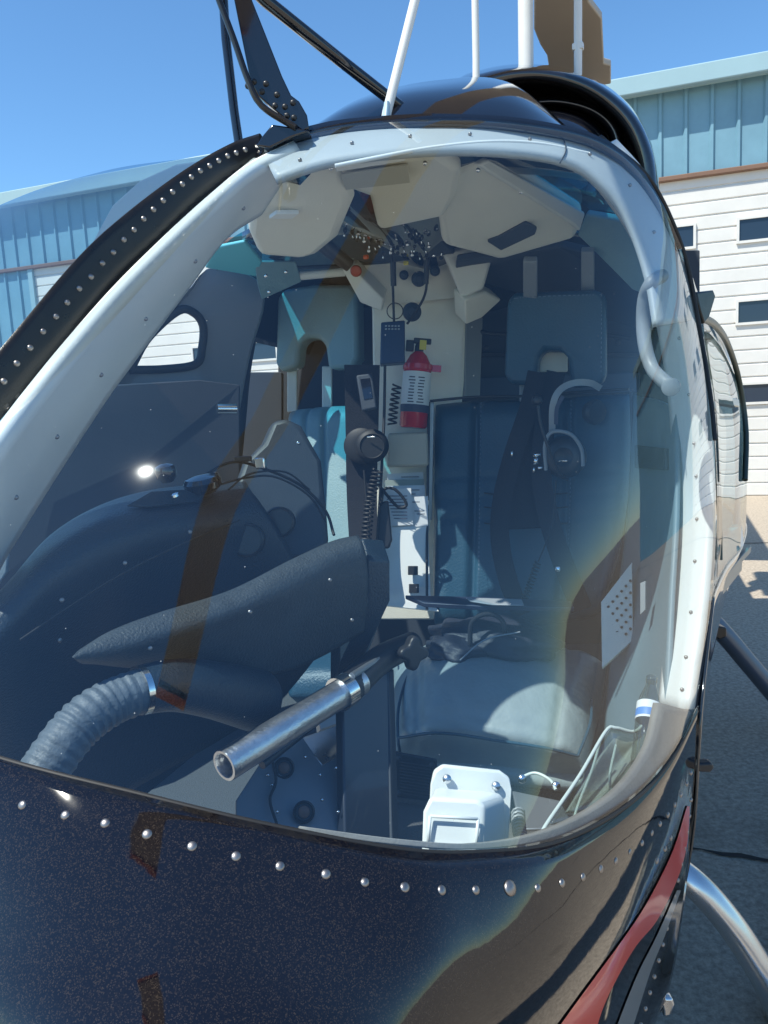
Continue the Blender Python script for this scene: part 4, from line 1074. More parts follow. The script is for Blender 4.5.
# support tube, clamp and star knob
t0, t1 = P(224, 766, 1.02), P(343, 692, 1.22)
dv = (t1 - t0).normalized()
bm = bmesh.new()
prof = [(.0235, .30), (.0235, 0.003), (.0225, 0), (.0185, 0), (.0175, .003), (.0175, .12), (.0001, .12)]
x_, y_, n_ = basis(dv)
rings = []
for r, h in prof:
    rings.append([bm.verts.new(t0 + dv * h + (x_ * math.cos(2 * math.pi * k / 28) + y_ * math.sin(2 * math.pi * k / 28)) * r) for k in range(28)])
for a, b in zip(rings, rings[1:]):
    for k in range(28): bm.faces.new((a[k], a[(k + 1) % 28], b[(k + 1) % 28], b[k]))
M_scratch = mat('scratched_aluminium', (.62, .62, .63), .32, metal=.95, var=.3, scale=45, bump=.25, bscale=160)
tb_ = obj_bm('support_tube', bm, M_scratch, smooth=True); tb_.data.set_sharp_from_angle(angle=R(40)); H(tb_)
H(tube('tube_collar', [t1 - dv * .012, t1 + dv * .012], .029, M_steel, seg=28))
H(tube('tube_clamp', [t1 + dv * .008, P(380, 660, 1.34), P(412, 644, 1.44)], [.0275, .024], M_black, seg=24, n=8))
kq = P(409, 652, 1.36); kn = (Vector((.5, -.8, .1))).normalized()
bm = bmesh.new(); x_, y_, n_ = basis(kn); fr = []
for k in range(60):
    a = 2 * math.pi * k / 60; r = .026 + .0055 * math.cos(4 * a + .8); fr.append(kq + (x_ * math.cos(a) + y_ * math.sin(a)) * r)
prism(bm, fr, n_ * .022); H(obj_bm('star_knob', bm, M_black, bevel=.005))
H(tube('knob_stud', [P(388, 660, 1.36), kq], .004, M_steel))
# pedestal and its side plate
pan('pedestal_panel', [(342, 700, 1.24), (384, 672, 1.33), (391, 668, 1.34), (395, 845, 1.16), (345, 842, 1.09)], mat('dark_blue_black_paint', (.014, .02, .034), .35, coat=.3, var=.1, scale=8), t=.02, bevel=.004)
pan('pedestal_edge', [(388, 672, 1.33), (394, 669, 1.36), (399, 848, 1.2), (393, 846, 1.15)], M_dark, t=.02, bevel=.002)
sp2 = pan('pedestal_side_plate', [(236, 800, 1.12), (262, 760, 1.18), (300, 733, 1.24), (322, 765, 1.22), (345, 752, 1.22), (346, 845, 1.10), (250, 830, 1.08), (236, 825, 1.08)], M_grey, t=.01, bevel=.002)
for (x, y, d, r) in ((284, 768, 1.175, .017), (304, 812, 1.115, .017)):
    q = P(x, y, d); c = H(lathe('round_socket', q, CAM - q, [(r, -.01), (r, .004), (r * .85, .006), (r * .75, .001), (r * .2, .001)], M_black))
    c = H(lathe('socket_centre', q + (CAM - q).normalized() * .0012, CAM - q, [(r * .55, 0), (r * .5, .002), (r * .2, .003)], mat('dull_bronze', (.25, .13, .08), .4)))
bm = bmesh.new()
for (x, y, d) in ((305, 757, 1.19), (320, 775, 1.18), (336, 768, 1.18), (322, 800, 1.14), (338, 812, 1.12), (272, 785, 1.15), (277, 812, 1.11), (258, 800, 1.13), (335, 833, 1.1), (268, 775, 1.16)):
    add_dome(bm, P(x, y, d - .004), (CAM - P(x, y, d)).normalized(), .003, .002, 8, 3)
H(obj_bm('panel_screw', bm, M_steel, smooth=True))
H(tube('wiring', [P(270, 752, 1.17), P(276, 780, 1.15), (P(270, 800, 1.12)), P(277, 825, 1.08)], .0022, M_rubber, n=24))
pan('radio_tray', [(300, 738, 1.3), (345, 722, 1.36), (346, 752, 1.3), (322, 766, 1.27)], M_alu, t=.01, bevel=.002)
pan('radio_box', [(318, 712, 1.40), (340, 706, 1.42), (342, 722, 1.40), (320, 730, 1.38)], M_label, t=.03, bevel=.002)
pan('pedestal_cup', [(352, 606, 1.55), (366, 602, 1.56), (370, 628, 1.54), (350, 634, 1.52)], M_blackp, t=.05, bevel=.01)
# floor and footwell
bm = bmesh.new()
prism(bm, [loc(-.15, -.6, .50), loc(-.15, .6, .50), loc(2.2, .72, .50), loc(2.2, -.72, .50)], UP * -.03)
H(obj_bm('cabin_floor', bm, M_carpet))
H(surf('footwell_carpet', [[(380, 800, 1.62), (480, 812, 1.60), (600, 820, 1.56)], [(385, 830, 1.35), (480, 840, 1.32), (590, 840, 1.28)], [(385, 900, 1.12), (480, 900, 1.1), (590, 890, 1.1)]], M_carpet, nu=20, nv=16, solid=.01)[0])
# white pedal cover at the foot of the glass
pc = H(slab('pedal_cover', [(428, 846, 1.0), (431, 785, 1.02), (434, 771, 1.03), (443, 765, 1.03), (500, 771, 1.03), (510, 778, 1.03), (512, 790, 1.02), (508, 856, 1.0)], M_post, t=.012, bevel=.004))
bm = bmesh.new()
f_ = [P3(t) for t in ((423, 812, .955), (430, 797, .965), (478, 800, .965), (484, 806, .96), (482, 870, .93), (421, 866, .93))]
b_ = [P3(t) for t in ((428, 805, 1.01), (436, 787, 1.015), (500, 792, 1.015), (506, 800, 1.01), (505, 880, .98), (426, 870, .98))]
fa = [bm.verts.new(v) for v in f_]; ba = [bm.verts.new(v) for v in b_]
bm.faces.new(fa); bm.faces.new(list(reversed(ba)))
for i in range(6): bm.faces.new((fa[i], ba[i], ba[(i + 1) % 6], fa[(i + 1) % 6]))
c = obj_bm('cover_box', bm, M_post, bevel=.006); c.parent = pc
bm = bmesh.new()
rc = [P3(t) for t in ((430, 816, .947), (478, 819, .947), (476, 850, .936), (428, 846, .936))]
for a, b in zip(rc, rc[1:] + rc[:1]): add_tube(bm, [a, b], .0022, 8)
c = obj_bm('cover_rim', bm, M_post, smooth=True); c.parent = pc
for (x, y) in ((447, 779), (496, 786)):
    q = P(x, y, 1.02); c = lathe('bolt', q, CAM - q, [(.0062, 0), (.0062, .003), (.004, .005), (.001, .0055)], M_alu, pc)

# door lining on the near side
ln, _ = surf('door_lining', [[(632, 395, 2.1), (655, 400, 1.9), (676, 410, 1.68)], [(628, 500, 2.02), (652, 500, 1.85), (675, 510, 1.6)], [(618, 590, 1.92), (650, 590, 1.7), (670, 600, 1.5)], [(606, 700, 1.75), (640, 700, 1.55), (665, 700, 1.38)], [(600, 800, 1.6), (630, 790, 1.45), (655, 780, 1.3)]], mat('blue_lit_door_lining', (.13, .20, .24), .5, var=.15, scale=8), nu=24, nv=30, solid=.01); H(ln)  # blue light on the door interior put into the lining colour
pan('door_dark_band', [(634, 445, 1.95), (665, 448, 1.72), (665, 470, 1.70), (634, 468, 1.92)], M_vinyl, t=.01)  # dark sheet standing in for a dark reflection across the lining
dp = pan('perforated_panel', [(601, 602, 1.80), (632, 562, 1.82), (633, 640, 1.72), (602, 668, 1.70)], M_cream, t=.012, bevel=.001)
bm = bmesh.new()
for j in range(6):
    for i in range(7):
        x = 604 + i * 4.4; y = 612 - i * 5.2 + j * 12
        if y < 640 - i: 
            q = P(x, y, 1.785 - j * .015 + i * .001); n = (CAM - q).normalized(); add_lathe(bm, q, n, [(.0034, -.001), (.0034, .001)], 8)
c = obj_bm('perforation', bm, M_rubber); c.parent = dp
pan('lining_tab', [(640, 583, 1.62), (645, 581, 1.61), (645, 610, 1.60), (640, 615, 1.61)], M_grey, t=.004, bevel=.001)
# grab handle on the side post
H(tube('grab_handle', [onglass(662, 276, 1.035), P(652, 282, 1.42), P(645, 297, 1.44), P(643, 320, 1.45), P(645, 345, 1.44), P(652, 368, 1.42), P(664, 381, 1.38), onglass(674, 388, 1.03)], .0125, M_grey, n=50, seg=16))
H(lathe('grab_handle_boss', onglass(671, 387, 1.035), Vector((-.3, -1, 0)), [(.016, -.01), (.016, .003), (.010, .006)], M_grey))
# map pocket of clear plastic under the side post
M_clear = glass_mat('clear_pocket_plastic', (.72, .78, .76), f0=.12)
mp, _ = surf('map_pocket', [[(612, 728, 1.16), (635, 731, 1.17), (652, 716, 1.20)], [(585, 765, 1.09), (620, 770, 1.09), (652, 745, 1.14)], [(548, 824, .99), (600, 812, 1.0), (640, 780, 1.06)]], M_clear, nu=20, nv=20, solid=.003); H(mp)
M_edge = mat('pale_plastic_edge', (.55, .62, .60), .3)
H(tube('pocket_rim', [P(541, 835, .965), P(548, 822, .98), (P(580, 775, 1.06)), P(606, 731, 1.15), P(616, 728, 1.16), P(636, 731, 1.17), P(652, 712, 1.20)], .0028, M_edge, n=60))
H(tube('pocket_rim', [P(546, 833, .97), P(560, 828, .98), P(575, 818, 1.0), P(588, 816, 1.01)], .0028, M_edge, n=20))
pl_, _ = surf('pocket_liner', [[(614, 738, 1.22), (628, 742, 1.22), (640, 738, 1.23), (651, 722, 1.24)], [(600, 758, 1.17), (618, 764, 1.20), (636, 760, 1.18), (651, 745, 1.2)], [(586, 782, 1.12), (605, 784, 1.15), (628, 782, 1.12), (646, 768, 1.15)], [(566, 812, 1.06), (590, 810, 1.08), (615, 800, 1.08), (636, 788, 1.10)]], mat('crumpled_grey_liner', (.30, .33, .31), .5, var=.35, scale=26, bump=1.0, bscale=36), nu=40, nv=40, solid=.004); H(pl_)
for pts_ in ([(600, 742, 1.165), (592, 770, 1.13), (580, 800, 1.08), (574, 818, 1.06)], [(616, 745, 1.18), (610, 775, 1.14), (612, 800, 1.10)], [(651, 735, 1.19), (648, 765, 1.13), (632, 786, 1.08)]):
    H(tube('pocket_seam', [P3(t) for t in pts_], .0022, M_edge, n=20))

pan('far_door_arch', [(88, 268, 1.72), (93, 240, 1.70), (112, 205, 1.66), (140, 180, 1.62), (175, 164, 1.57), (215, 158, 1.52), (200, 170, 1.52), (160, 195, 1.58), (130, 225, 1.63), (112, 262, 1.68)], mat('grey_door_lining', (.20, .22, .25), .5), t=.02)

# stitched seams on the headrest and backrest, piping round the backrest
for pts_ in ([(430, 401, 2.315), (475, 397, 2.295), (525, 396, 2.245), (580, 392, 2.175), (629, 389, 2.095)], [(631, 392, 2.08), (632, 456, 2.055), (625, 530, 2.005), (602, 610, 1.965)], [(429, 402, 2.31), (428, 470, 2.27), (427, 540, 2.21), (427, 610, 2.14)]):
    S_(tube('piping', [P3(t) for t in pts_], .004, M_black, n=40), seat)
M_thread = mat('grey_thread', (.16, .20, .26), .7)
def stitches(pts, nst, par, r=.0009):
    Q = cr([P3(t) for t in pts], nst * 2); bm = bmesh.new()
    for i in range(0, nst * 2 - 1, 2): add_tube(bm, [Q[i], Q[i + 1]], r, 5)
    o = obj_bm('stitching', bm, M_thread); S_(o, par); return o
stitches([(481, 402, 2.255), (480, 470, 2.225), (479, 540, 2.17), (479, 595, 2.12)], 46, seat)
stitches([(571, 400, 2.16), (571, 460, 2.13), (569, 530, 2.08), (565, 590, 2.04)], 46, seat)
stitches([(510, 303, 2.195), (518, 298, 2.185), (594, 295, 2.105), (601, 301, 2.10), (601, 372, 2.10)], 40, seat)
M_latch = mat('dull_latch_metal', (.25, .27, .29), .4, metal=.7)
pan('column_trim', [(430, 402, 2.33), (434, 402, 2.33), (432, 520, 2.30), (428, 520, 2.30)], M_latch, t=.006, bevel=.001)
H(tube('cabin_conduit', [P(470, 330, 2.55), P(500, 334, 2.7), P(560, 330, 2.8), P(630, 338, 2.8)], .008, M_rubber, n=20))
for (x, y, d) in ((486, 348, 2.9), (545, 340, 2.9), (618, 342, 2.85), (632, 420, 2.8)):
    q = P(x, y, d); H(lathe('bulkhead_button', q, CAM - q, [(.012, 0), (.011, .005), (.004, .007)], M_black, seg=14))
# screws along both posts
bm = bmesh.new()
for (x, y) in ((684, 445), (685, 478), (686, 520), (684, 560), (683, 610), (681, 655), (678, 690), (672, 340), (680, 395)):
    best = None
    for Lp in (pm,):
        Q = cr([P3(t) for t in Lp], 200)
        q = min(Q, key=lambda v: abs((v - CAM).normalized().dot(ray(x, y).normalized()) - 1))
    add_dome(bm, q + (CAM - q).normalized() * .002, (CAM - q).normalized(), .0038, .0025, 8, 3)
for k in range(7):
    i = 6 + k * 8; q = G_post[i][4]; add_dome(bm, q + (CAM - q).normalized() * .002, (CAM - q).normalized(), .004, .0025, 8, 3)
H(obj_bm('panel_screw', bm, M_rivet, smooth=True))
# header fasteners and a seam in the header trim
bm = bmesh.new()
for (x, y) in ((300, 160), (352, 143), (410, 136), (470, 134), (530, 139), (590, 154), (630, 185), (654, 232)):
    q = onglass(x, y, 1.026); add_dome(bm, q, (CAM - q).normalized(), .0036, .0022, 8, 3)
H(obj_bm('panel_screw', bm, M_rivet, smooth=True))
H(tube('header_seam', [onglass(563, 137, 1.027), onglass(566, 150, 1.027), onglass(560, 163, 1.027)], .0012, M_dark, n=10))
# footwell fittings beside the white cover
pan('footwell_plate', [(512, 790, 1.28), (560, 800, 1.26), (575, 828, 1.2), (520, 830, 1.2)], M_latch, t=.006)
H(tube('coil_hose', coil_pts([P(518, 812, 1.1), P(519, 828, 1.06), P(522, 842, 1.02)], .009, 9), .0022, M_grey, seg=6))
H(tube('footwell_cable', [P(520, 778, 1.3), P(535, 773, 1.3), P(550, 780, 1.28), P(556, 790, 1.26)], .0028, M_edge, n=24))
for (x, y) in ((522, 779), (556, 786)):
    q = P(x, y, 1.27); H(lathe('bolt', q, CAM - q, [(.008, 0), (.008, .003), (.004, .006)], M_steel, seg=12))
# extra plumbing on the tube mount
H(tube('mount_rod', [P(352, 676, 1.22), P(385, 655, 1.33), P(405, 648, 1.38)], .006, M_latch))
H(tube('mount_rail', [P(262, 765, 1.12), P(300, 735, 1.2), P(340, 702, 1.3)], .007, M_black))

# folded seams across the middle panel of the backrest and a placard on the column
for yy, dd in ((493, 2.185), (507, 2.178), (523, 2.17)):
    S_(tube('fold_seam', [P(484, yy, dd + .012), P(505, yy + 2, dd + .002), P(540, yy + 2, dd - .03), P(568, yy, dd - .055)], .0022, M_black, n=20), seat)
pan('placard', [(436, 412, 2.345), (456, 411, 2.34), (456, 424, 2.34), (436, 425, 2.345)], M_dark, t=.002, bevel=0) if False else None

# panel joint, screws and scuffed edging on the instrument hood
H(tube('hood_joint', [P3(t) for t in ((20, 640, .985), (70, 606, 1.05), (120, 575, 1.12), (180, 545, 1.22), (240, 520, 1.36))], .0016, M_rubber, n=40))
bm = bmesh.new()
for (x, y, d) in ((62, 600, 1.04), (125, 563, 1.12), (190, 532, 1.22), (60, 640, 1.05), (150, 648, 1.0), (250, 612, 1.09), (330, 580, 1.22), (352, 620, 1.27)):
    q = P(x, y, d); add_dome(bm, q, (CAM - q).normalized(), .0035, .002, 8, 3)
H(obj_bm('panel_screw', bm, M_rivet, smooth=True))
# ================================================================ loose things in the cabin
def thing(name, label, cat, at_, group=None):
    o = empty(name, at_); tag(o, label, cat, group); return o
def T(o, r):
    o.parent = r; o.matrix_parent_inverse = Matrix.Translation(-r.location); return o
# fire extinguisher
fx = thing('fire_extinguisher', 'red fire extinguisher with white label strapped to the centre column', 'fire extinguisher', P(413, 430, 2.30))
b0, b1 = P(413, 428, 2.29), P(419, 352, 2.31); ax = (b1 - b0).normalized(); Lb = (b1 - b0).length
T(lathe('cylinder', b0, ax, [(.036, 0), (.041, .006), (.041, Lb * .72), (.038, Lb * .84), (.026, Lb * .95), (.014, Lb)], M_red, seg=36), fx)
T(lathe('label', b0, ax, [(.0415, Lb * .30), (.0418, Lb * .31), (.0418, Lb * .72), (.0415, Lb * .73)], M_label, seg=36), fx)
T(lathe('label_band', b0, ax, [(.042, Lb * .20), (.0423, Lb * .21), (.0423, Lb * .29), (.042, Lb * .30)], M_ink, seg=36), fx)
bm = bmesh.new()
vdir = (CAM - b0).normalized(); sx_ = ax.cross(vdir).normalized()
for k in range(9):
    h = Lb * (.34 + k * .040)
    for s in (-1, 1):
        wd = random.uniform(.006, .011); cx_ = s * .014 + random.uniform(-.002, .002)
        ang = cx_ / .042
        c_ = b0 + ax * h + (vdir * math.cos(ang) + sx_ * math.sin(ang)) * .0423
        add_box(bm, c_, (sx_ * math.cos(ang) - vdir * math.sin(ang)) * wd, ax * .0016, (vdir * math.cos(ang) + sx_ * math.sin(ang)) * .0006)
T(obj_bm('label_print', bm, M_ink), fx)
bm = bmesh.new(); add_lathe(bm, b0 + ax * Lb * .76, ax, [(.043, 0), (.044, .002), (.044, .016), (.043, .018)], 36); add_box(bm, b0 + ax * Lb * .80 - sx_ * -.055, sx_ * .014, ax * .010, vdir * .004)
T(obj_bm('strap', bm, M_red), fx)
bm = bmesh.new(); hq = b1 + ax * .012
add_lathe(bm, b1 - ax * .004, ax, [(.013, 0), (.013, .02), (.010, .03)], 16); add_box(bm, hq + ax * .02 + sx_ * .008, sx_ * .026, ax * .008, vdir * .010); add_box(bm, hq + ax * .004 - sx_ * .028, sx_ * .012, ax * .016, vdir * .012)
T(obj_bm('valve', bm, M_black, bevel=.003), fx)
T(box('safety_tag', hq + ax * .008 + sx_ * .010 + vdir * .014, sx_ * .010, ax * .014, vdir * .001, M_yellow), fx)

# headset on the near seat
hs = thing('headset', 'black aviation headset with silver headband hanging on the right-hand seat back', 'headset', P(565, 480, 2.02))
T(ribbon('headband', [(552, 432, 2.02), (553, 405, 2.01), (560, 390, 2.01), (574, 383, 2.02), (590, 383, 2.04), (600, 388, 2.06)], .017, mat('silver_plastic', (.26, .28, .30), .35), t=.004, n=30), hs)
T(ribbon('headband_pad', [(556, 424, 2.012), (557, 408, 2.005), (563, 396, 2.0)], .010, M_ink, t=.004), hs)
q = P(564, 457, 2.02)
T(lathe('ear_cup', q, CAM - q + Vector((-.3, 0, 0)), [(.048, -.045), (.056, -.03), (.056, -.012), (.050, 0), (.040, .008), (.025, .010), (.02, .006)], M_black, seg=32), hs)
T(tube('yoke', [P(546, 470, 2.0), P(545, 445, 1.99), P(552, 432, 1.99), P(570, 434, 1.985), P(581, 448, 1.99), P(583, 466, 1.995)], .005, M_grey, n=30), hs)
q2 = P(598, 420, 2.10)
T(lathe('ear_cup', P(598, 412, 2.09), Vector((.5, -1, 0)), [(.03, -.03), (.035, -.01), (.03, 0)], M_black, seg=24), hs)
T(tube('microphone_boom', [P(538, 405, 1.97), P(541, 425, 1.965), P(550, 452, 1.96), P(560, 475, 1.97), P(568, 480, 1.98)], .0042, M_black, n=30), hs)
T(lathe('microphone', P(537, 400, 1.965), Vector((0, -1, .2)), [(.006, -.012), (.013, -.006), (.014, .002), (.010, .010), (.003, .013)], M_black), hs)
T(box('logo_plate', P(563, 461, 2.005), LAT * .011, AFT * .001, UP * .0018, M_steel), hs)
T(tube('cord', [P(556, 480, 1.99), P(553, 520, 1.97), P(545, 545, 1.95), P(538, 562, 1.94)], .002, M_rubber, n=24), hs)
T(tube('coiled_cord', coil_pts([P(538, 562, 1.94), P(530, 585, 1.92), P(523, 602, 1.91)], .008, 12), .0022, M_rubber, seg=6), hs)

# headset hung by the column
h2 = thing('headset', 'black headset hanging on its coiled cords beside the fire extinguisher', 'headset', P(366, 470, 2.12))
T(slab('control_box', [(356, 375, 2.08), (372, 373, 2.08), (377, 408, 2.06), (362, 411, 2.06)], M_dark, t=.02, bevel=.005), h2)
T(slab('display', [(360, 379, 2.076), (370, 378, 2.076), (373, 398, 2.064), (364, 400, 2.064)], M_blackp, t=.002, bevel=.001), h2)
q = P(372, 446, 2.08)
T(lathe('ear_cup', q, CAM - q, [(.038, -.04), (.046, -.025), (.046, -.012), (.040, -.004), (.033, 0), (.031, -.003), (.01, -.003)], M_rubber, seg=32), h2)
q = P(360, 446, 2.14)
T(lathe('ear_cup', q, CAM - q + Vector((-.4, 0, 0)), [(.042, -.05), (.050, -.03), (.050, -.018), (.043, -.012), (.02, -.010)], M_rubber, seg=32), h2)
T(box('logo_plate', P(371, 437, 2.073), LAT * .012, AFT * .001, UP * .0018, M_steel), h2)
T(ribbon('hanging_strap', [(362, 365, 2.2), (362, 430, 2.2), (362, 500, 2.18), (366, 600, 2.1)], (.10, .075), M_belt, t=.01, n=20), h2)
T(tube('coiled_cord', coil_pts([P(378, 470, 2.08), P(370, 500, 2.07), (P(366, 540, 2.05)), P(361, 578, 2.02)], .013, 26), .0028, M_rubber, seg=6), h2)
T(tube('coiled_cord', coil_pts([P(397, 385, 2.2), P(394, 405, 2.2), P(392, 425, 2.2)], .012, 8), .0028, M_rubber, seg=6), h2)
T(tube('cord', [P(385, 365, 2.18), P(384, 420, 2.16), P(381, 480, 2.1), P(376, 560, 2.05)], .004, M_rubber, n=20), h2)
T(tube('cord', [P(364, 470, 2.07), P(369, 540, 2.05), P(364, 600, 2.0), P(368, 625, 1.9)], .003, M_rubber, n=20), h2)

# intercom box, cables from overhead
ib = thing('intercom_box', 'dark blue intercom box hanging on cables under the switch panel', 'intercom box', P(392, 362, 2.2))
T(slab('case', [(381, 322, 2.22), (405, 320, 2.22), (405, 362, 2.20), (380, 364, 2.20)], mat('dark_blue_case', (.015, .035, .085), .35), t=.04, bevel=.004), ib)
T(tube('cable', [P(392, 255, 2.18), P(393, 290, 2.2), P(394, 322, 2.2)], .0035, M_rubber, n=12), ib)
T(tube('plug', [P(393, 262, 2.17), P(393.5, 286, 2.18)], .008, M_black), ib)
T(tube('cable', [P(427, 254, 2.18), P(426, 290, 2.19), P(417, 310, 2.2), P(407, 324, 2.2)], .0035, M_rubber, n=20), ib)
T(tube('plug', [P(427, 260, 2.17), P(426, 284, 2.18)], .007, M_black), ib)
cc = [P(395 + 8 * math.cos(a), 311 + 8 * math.sin(a), 2.2) for a in [i * math.pi / 12 for i in range(25)]]
T(tube('cable_loop', cc, .0016, M_rubber, seg=6), ib)
bm = bmesh.new()
for k in range(5):
    for j in range(2): add_box(bm, P(386 + k * 3.2, 326 + j * 3, 2.215), LAT * .0028, AFT * .0006, UP * .002)
T(obj_bm('lettering', bm, M_grey), ib)

# hand microphone with looped lead
hm = thing('hand_microphone', 'black hand microphone with looped lead hanging before the document pocket', 'microphone', P(383, 550, 2.08))
T(slab('body', [(378, 503, 2.09), (388, 500, 2.09), (392, 540, 2.07), (389, 549, 2.07), (377, 548, 2.07)], M_black, t=.03, bevel=.006), hm)
T(tube('lead', [P(381, 505, 2.08), P(384, 490, 2.1), P(394, 489, 2.1), P(404, 499, 2.1), P(406, 506, 2.1), P(398, 507, 2.1), P(386, 494, 2.1), P(378, 484, 2.1)], .0042, M_rubber, n=60), hm)

# papers in the pocket: each sheet a thing
def paper(pts, label, m, lines, d):
    o = slab('document', pts, m, t=.004, bevel=0); tag(o, label, 'document', 'documents in the column pocket')
    bm = bmesh.new()
    for (x0, x1, y) in lines: add_box(bm, P((x0 + x1) / 2, y, d), LAT * (x1 - x0) * d / F / 2, AFT * .0004, UP * .0012)
    c = obj_bm('print', bm, M_ink); c.parent = o
M_pap = mat('bluish_paper', (.52, .60, .68), .6); M_pap2 = mat('white_paper', (.68, .70, .72), .6); M_pap3 = mat('olive_booklet', (.25, .30, .28), .6)
paper([(387, 474, 2.330), (423, 472, 2.330), (424, 500, 2.318), (388, 500, 2.318)], 'pale sheet standing tallest at the back of the column pocket', M_pap2, [(390, 420, 477), (396, 412, 480)], 2.324)
paper([(385, 480, 2.305), (424, 479, 2.305), (425, 504, 2.293), (386, 504, 2.293)], 'olive booklet edge standing between the pocket papers', M_pap3, [], 2.3)
paper([(387, 486, 2.283), (425, 485, 2.283), (426, 520, 2.264), (388, 520, 2.264)], 'blue brochure in the middle of the column pocket', M_pap, [(404, 420, 490), (404, 416, 494)], 2.274)
paper([(383, 490, 2.228), (411, 488, 2.228), (413, 525, 2.212), (384, 526, 2.212)], 'white printed form at the left front of the column pocket', M_pap2, [(386, 408, 496 + 3.2 * k) for k in range(8)], 2.212)
paper([(410, 497, 2.232), (428, 496, 2.232), (428, 526, 2.217), (411, 527, 2.217)], 'small white card with a dark line at the pocket end', M_pap2, [(414, 424, 511), (416, 425, 514), (412, 420, 502)], 2.219)

# lap board and bag
lb = slab('lap_board', [(405, 595, 1.93), (486, 597, 1.89), (571, 601, 1.83), (574, 607, 1.79), (480, 606, 1.84), (424, 603, 1.88)], mat('navy_board', (.02, .03, .06), .4), t=.012, bevel=.002)
tag(lb, 'long dark blue board lying across the leather seat', 'board')
cp = slab('board_clip', [(466, 598.5, 1.868), (522, 600.5, 1.838), (524, 606, 1.80), (492, 605.5, 1.82), (470, 602, 1.85)], M_grey, t=.004, bevel=.001, off=Vector((0, 0, .003))); cp.parent = lb
def lump(name, cs, m, parent=None, seed=0):
    rnd = random.Random(seed); bm = bmesh.new()
    for (c, rx, ry, rz) in cs:
        r = bmesh.ops.create_icosphere(bm, subdivisions=4, radius=1)
        for v in r['verts']:
            p = v.co.copy(); k = 1 + .12 * math.sin(p.x * 5 + seed) * math.cos(p.y * 4.3 + 1) + .07 * math.sin(p.z * 9 + p.x * 7) + .03 * math.sin(p.y * 17 + p.z * 13)
            v.co = c + LAT * p.x * rx * k + AFT * p.y * ry * k + UP * p.z * rz * k
    return obj_bm(name, bm, m, parent, smooth=True)
M_bagm = mat('black_nylon', (.012, .016, .03), .55, var=.3, scale=30, bump=.5, bscale=80)
bg_ = lump('flight_bag', [(P(490, 640, 1.93), .17, .10, .055), (P(455, 650, 1.88), .08, .07, .035)], M_bagm, seed=3)
tag(bg_, 'soft black nylon bag slumped on the seat cushion under the board', 'bag')
c = tube('bag_handle', [P(470, 645, 1.84), P(472, 622, 1.84), P(488, 614, 1.84), P(503, 622, 1.84), P(505, 645, 1.84)], .006, M_belt, n=24); c.parent = bg_
c = tube('bag_zip', [P(458, 662, 1.80), P(485, 640, 1.82), P(520, 632, 1.83)], .002, M_grey, n=24); c.parent = bg_

# water bottle
wb0, wb1 = P(641, 790, 1.075), P(652, 676, 1.20); bx = (wb1 - wb0).normalized(); BL = (wb1 - wb0).length
wbt = thing('water_bottle', 'clear plastic water bottle with a blue and white label in the map pocket', 'bottle', wb0)
k_ = .019
T(lathe('bottle', wb0, bx, [(k_ * .8, 0), (k_, .01), (k_, BL * .35), (k_ * .93, BL * .40), (k_, BL * .45), (k_, BL * .70), (k_ * .8, BL * .80), (k_ * .45, BL * .90), (k_ * .42, BL * .95)], M_clear, seg=28), wbt)
T(lathe('label', wb0, bx, [(k_ * 1.01, BL * .58), (k_ * 1.02, BL * .585), (k_ * 1.02, BL * .73), (k_ * 1.01, BL * .735)], M_label, seg=28), wbt)
T(lathe('label_band', wb0, bx, [(k_ * 1.03, BL * .60), (k_ * 1.035, BL * .605), (k_ * 1.035, BL * .66), (k_ * 1.03, BL * .665)], mat('blue_print', (.08, .25, .6), .5), seg=28), wbt)
T(lathe('cap', wb0 + bx * BL * .94, bx, [(.0085, 0), (.009, .002), (.009, .009), (.008, .010)], M_clear, seg=20), wbt)

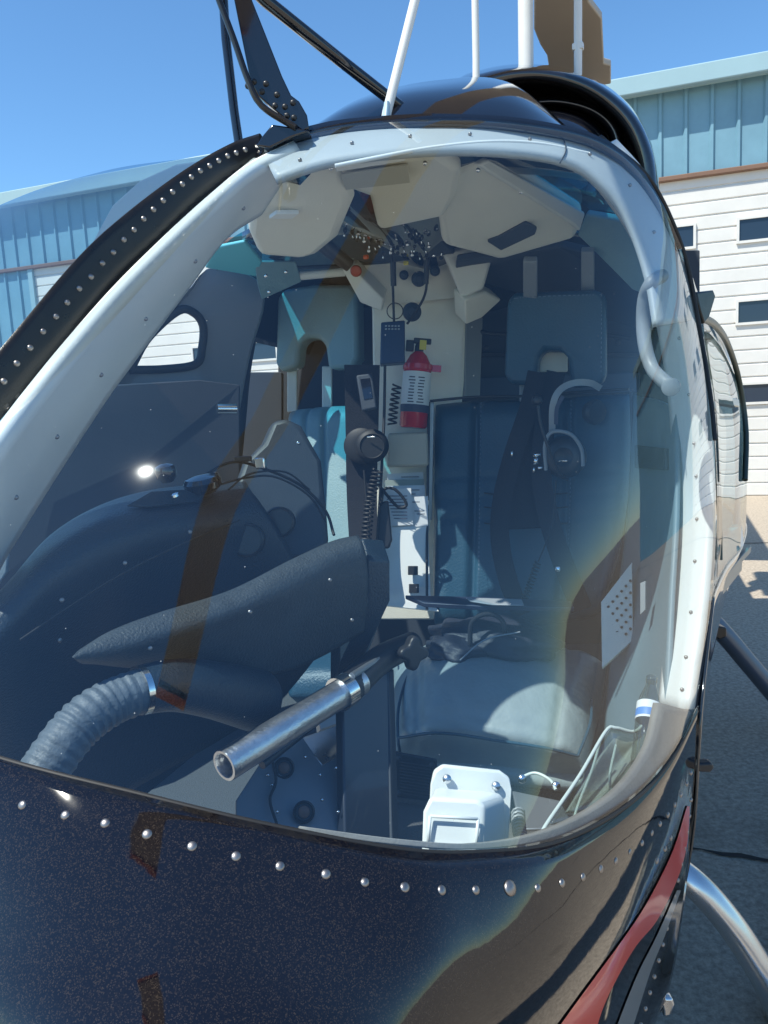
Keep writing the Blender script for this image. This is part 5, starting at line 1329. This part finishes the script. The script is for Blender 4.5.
# cables on the console
cb = thing('cable_bundle', 'thin black cables clamped on the hood of the instrument console', 'cables', P(250, 465, 1.5))
T(tube('cable', [P(200, 477, 1.44), P(232, 462, 1.46), (P(262, 468, 1.46)), P(300, 485, 1.47), P(325, 510, 1.45), P(334, 535, 1.40)], .0028, M_rubber, n=40), cb)
T(tube('cable', [P(215, 486, 1.42), P(245, 478, 1.44), P(275, 477, 1.45), P(308, 495, 1.46), P(326, 522, 1.43)], .0020, M_rubber, n=40), cb)
T(tube('cable', [P(228, 490, 1.42), P(250, 474, 1.44), P(285, 472, 1.46), P(310, 490, 1.47)], .0018, M_rubber, n=40), cb)
T(box('clamp', P(261, 463, 1.44), LAT * .010, AFT * .006, UP * .010, M_steel, bevel=.002), cb)
T(box('clamp', P(243, 459, 1.44), LAT * .018, AFT * .004, UP * .005, M_black, bevel=.002), cb)

# every screw, bolt, rivet and switch becomes an object of its own
def split_pieces(o, name=None):
    bm = bmesh.new(); bm.from_mesh(o.data); bm.verts.ensure_lookup_table()
    seen = [False] * len(bm.verts); isl = []
    for v in bm.verts:
        if seen[v.index]: continue
        st = [v]; seen[v.index] = True; g = []
        while st:
            a = st.pop(); g.append(a.index)
            for e in a.link_edges:
                b = e.other_vert(a)
                if not seen[b.index]: seen[b.index] = True; st.append(b)
        isl.append(g)
    bm.free()
    if len(isl) < 2: return
    me0 = o.data; vi = {}
    for k, g in enumerate(isl):
        for i in g: vi[i] = k
    polys = [[] for _ in isl]
    for p in me0.polygons: polys[vi[p.vertices[0]]].append(p)
    nm = name or o.name.split('.')[0]
    made = []
    for g, ps in zip(isl, polys):
        g.sort(); mp = {i: j for j, i in enumerate(g)}
        me = bpy.data.meshes.new(nm)
        me.from_pydata([me0.vertices[i].co.copy() for i in g], [], [[mp[i] for i in p.vertices] for p in ps])
        for m_ in me0.materials: me.materials.append(m_)
        for p, q in zip(me.polygons, ps): p.use_smooth = q.use_smooth; p.material_index = q.material_index
        me.update()
        n = bpy.data.objects.new(nm, me); COL.objects.link(n)
        n.parent = o.parent; n.matrix_parent_inverse = o.matrix_parent_inverse.copy()
        made.append(n)
    bpy.data.objects.remove(o)
    return made
for o in list(bpy.data.objects):
    b = o.name.split('.')[0]
    if b in ('panel_screw', 'bolt', 'toggle_switch', 'switch_bezel', 'door_track', 'roof_window', 'harness_buckle'): split_pieces(o)
    elif b == 'rivet_row': split_pieces(o, 'rivet')
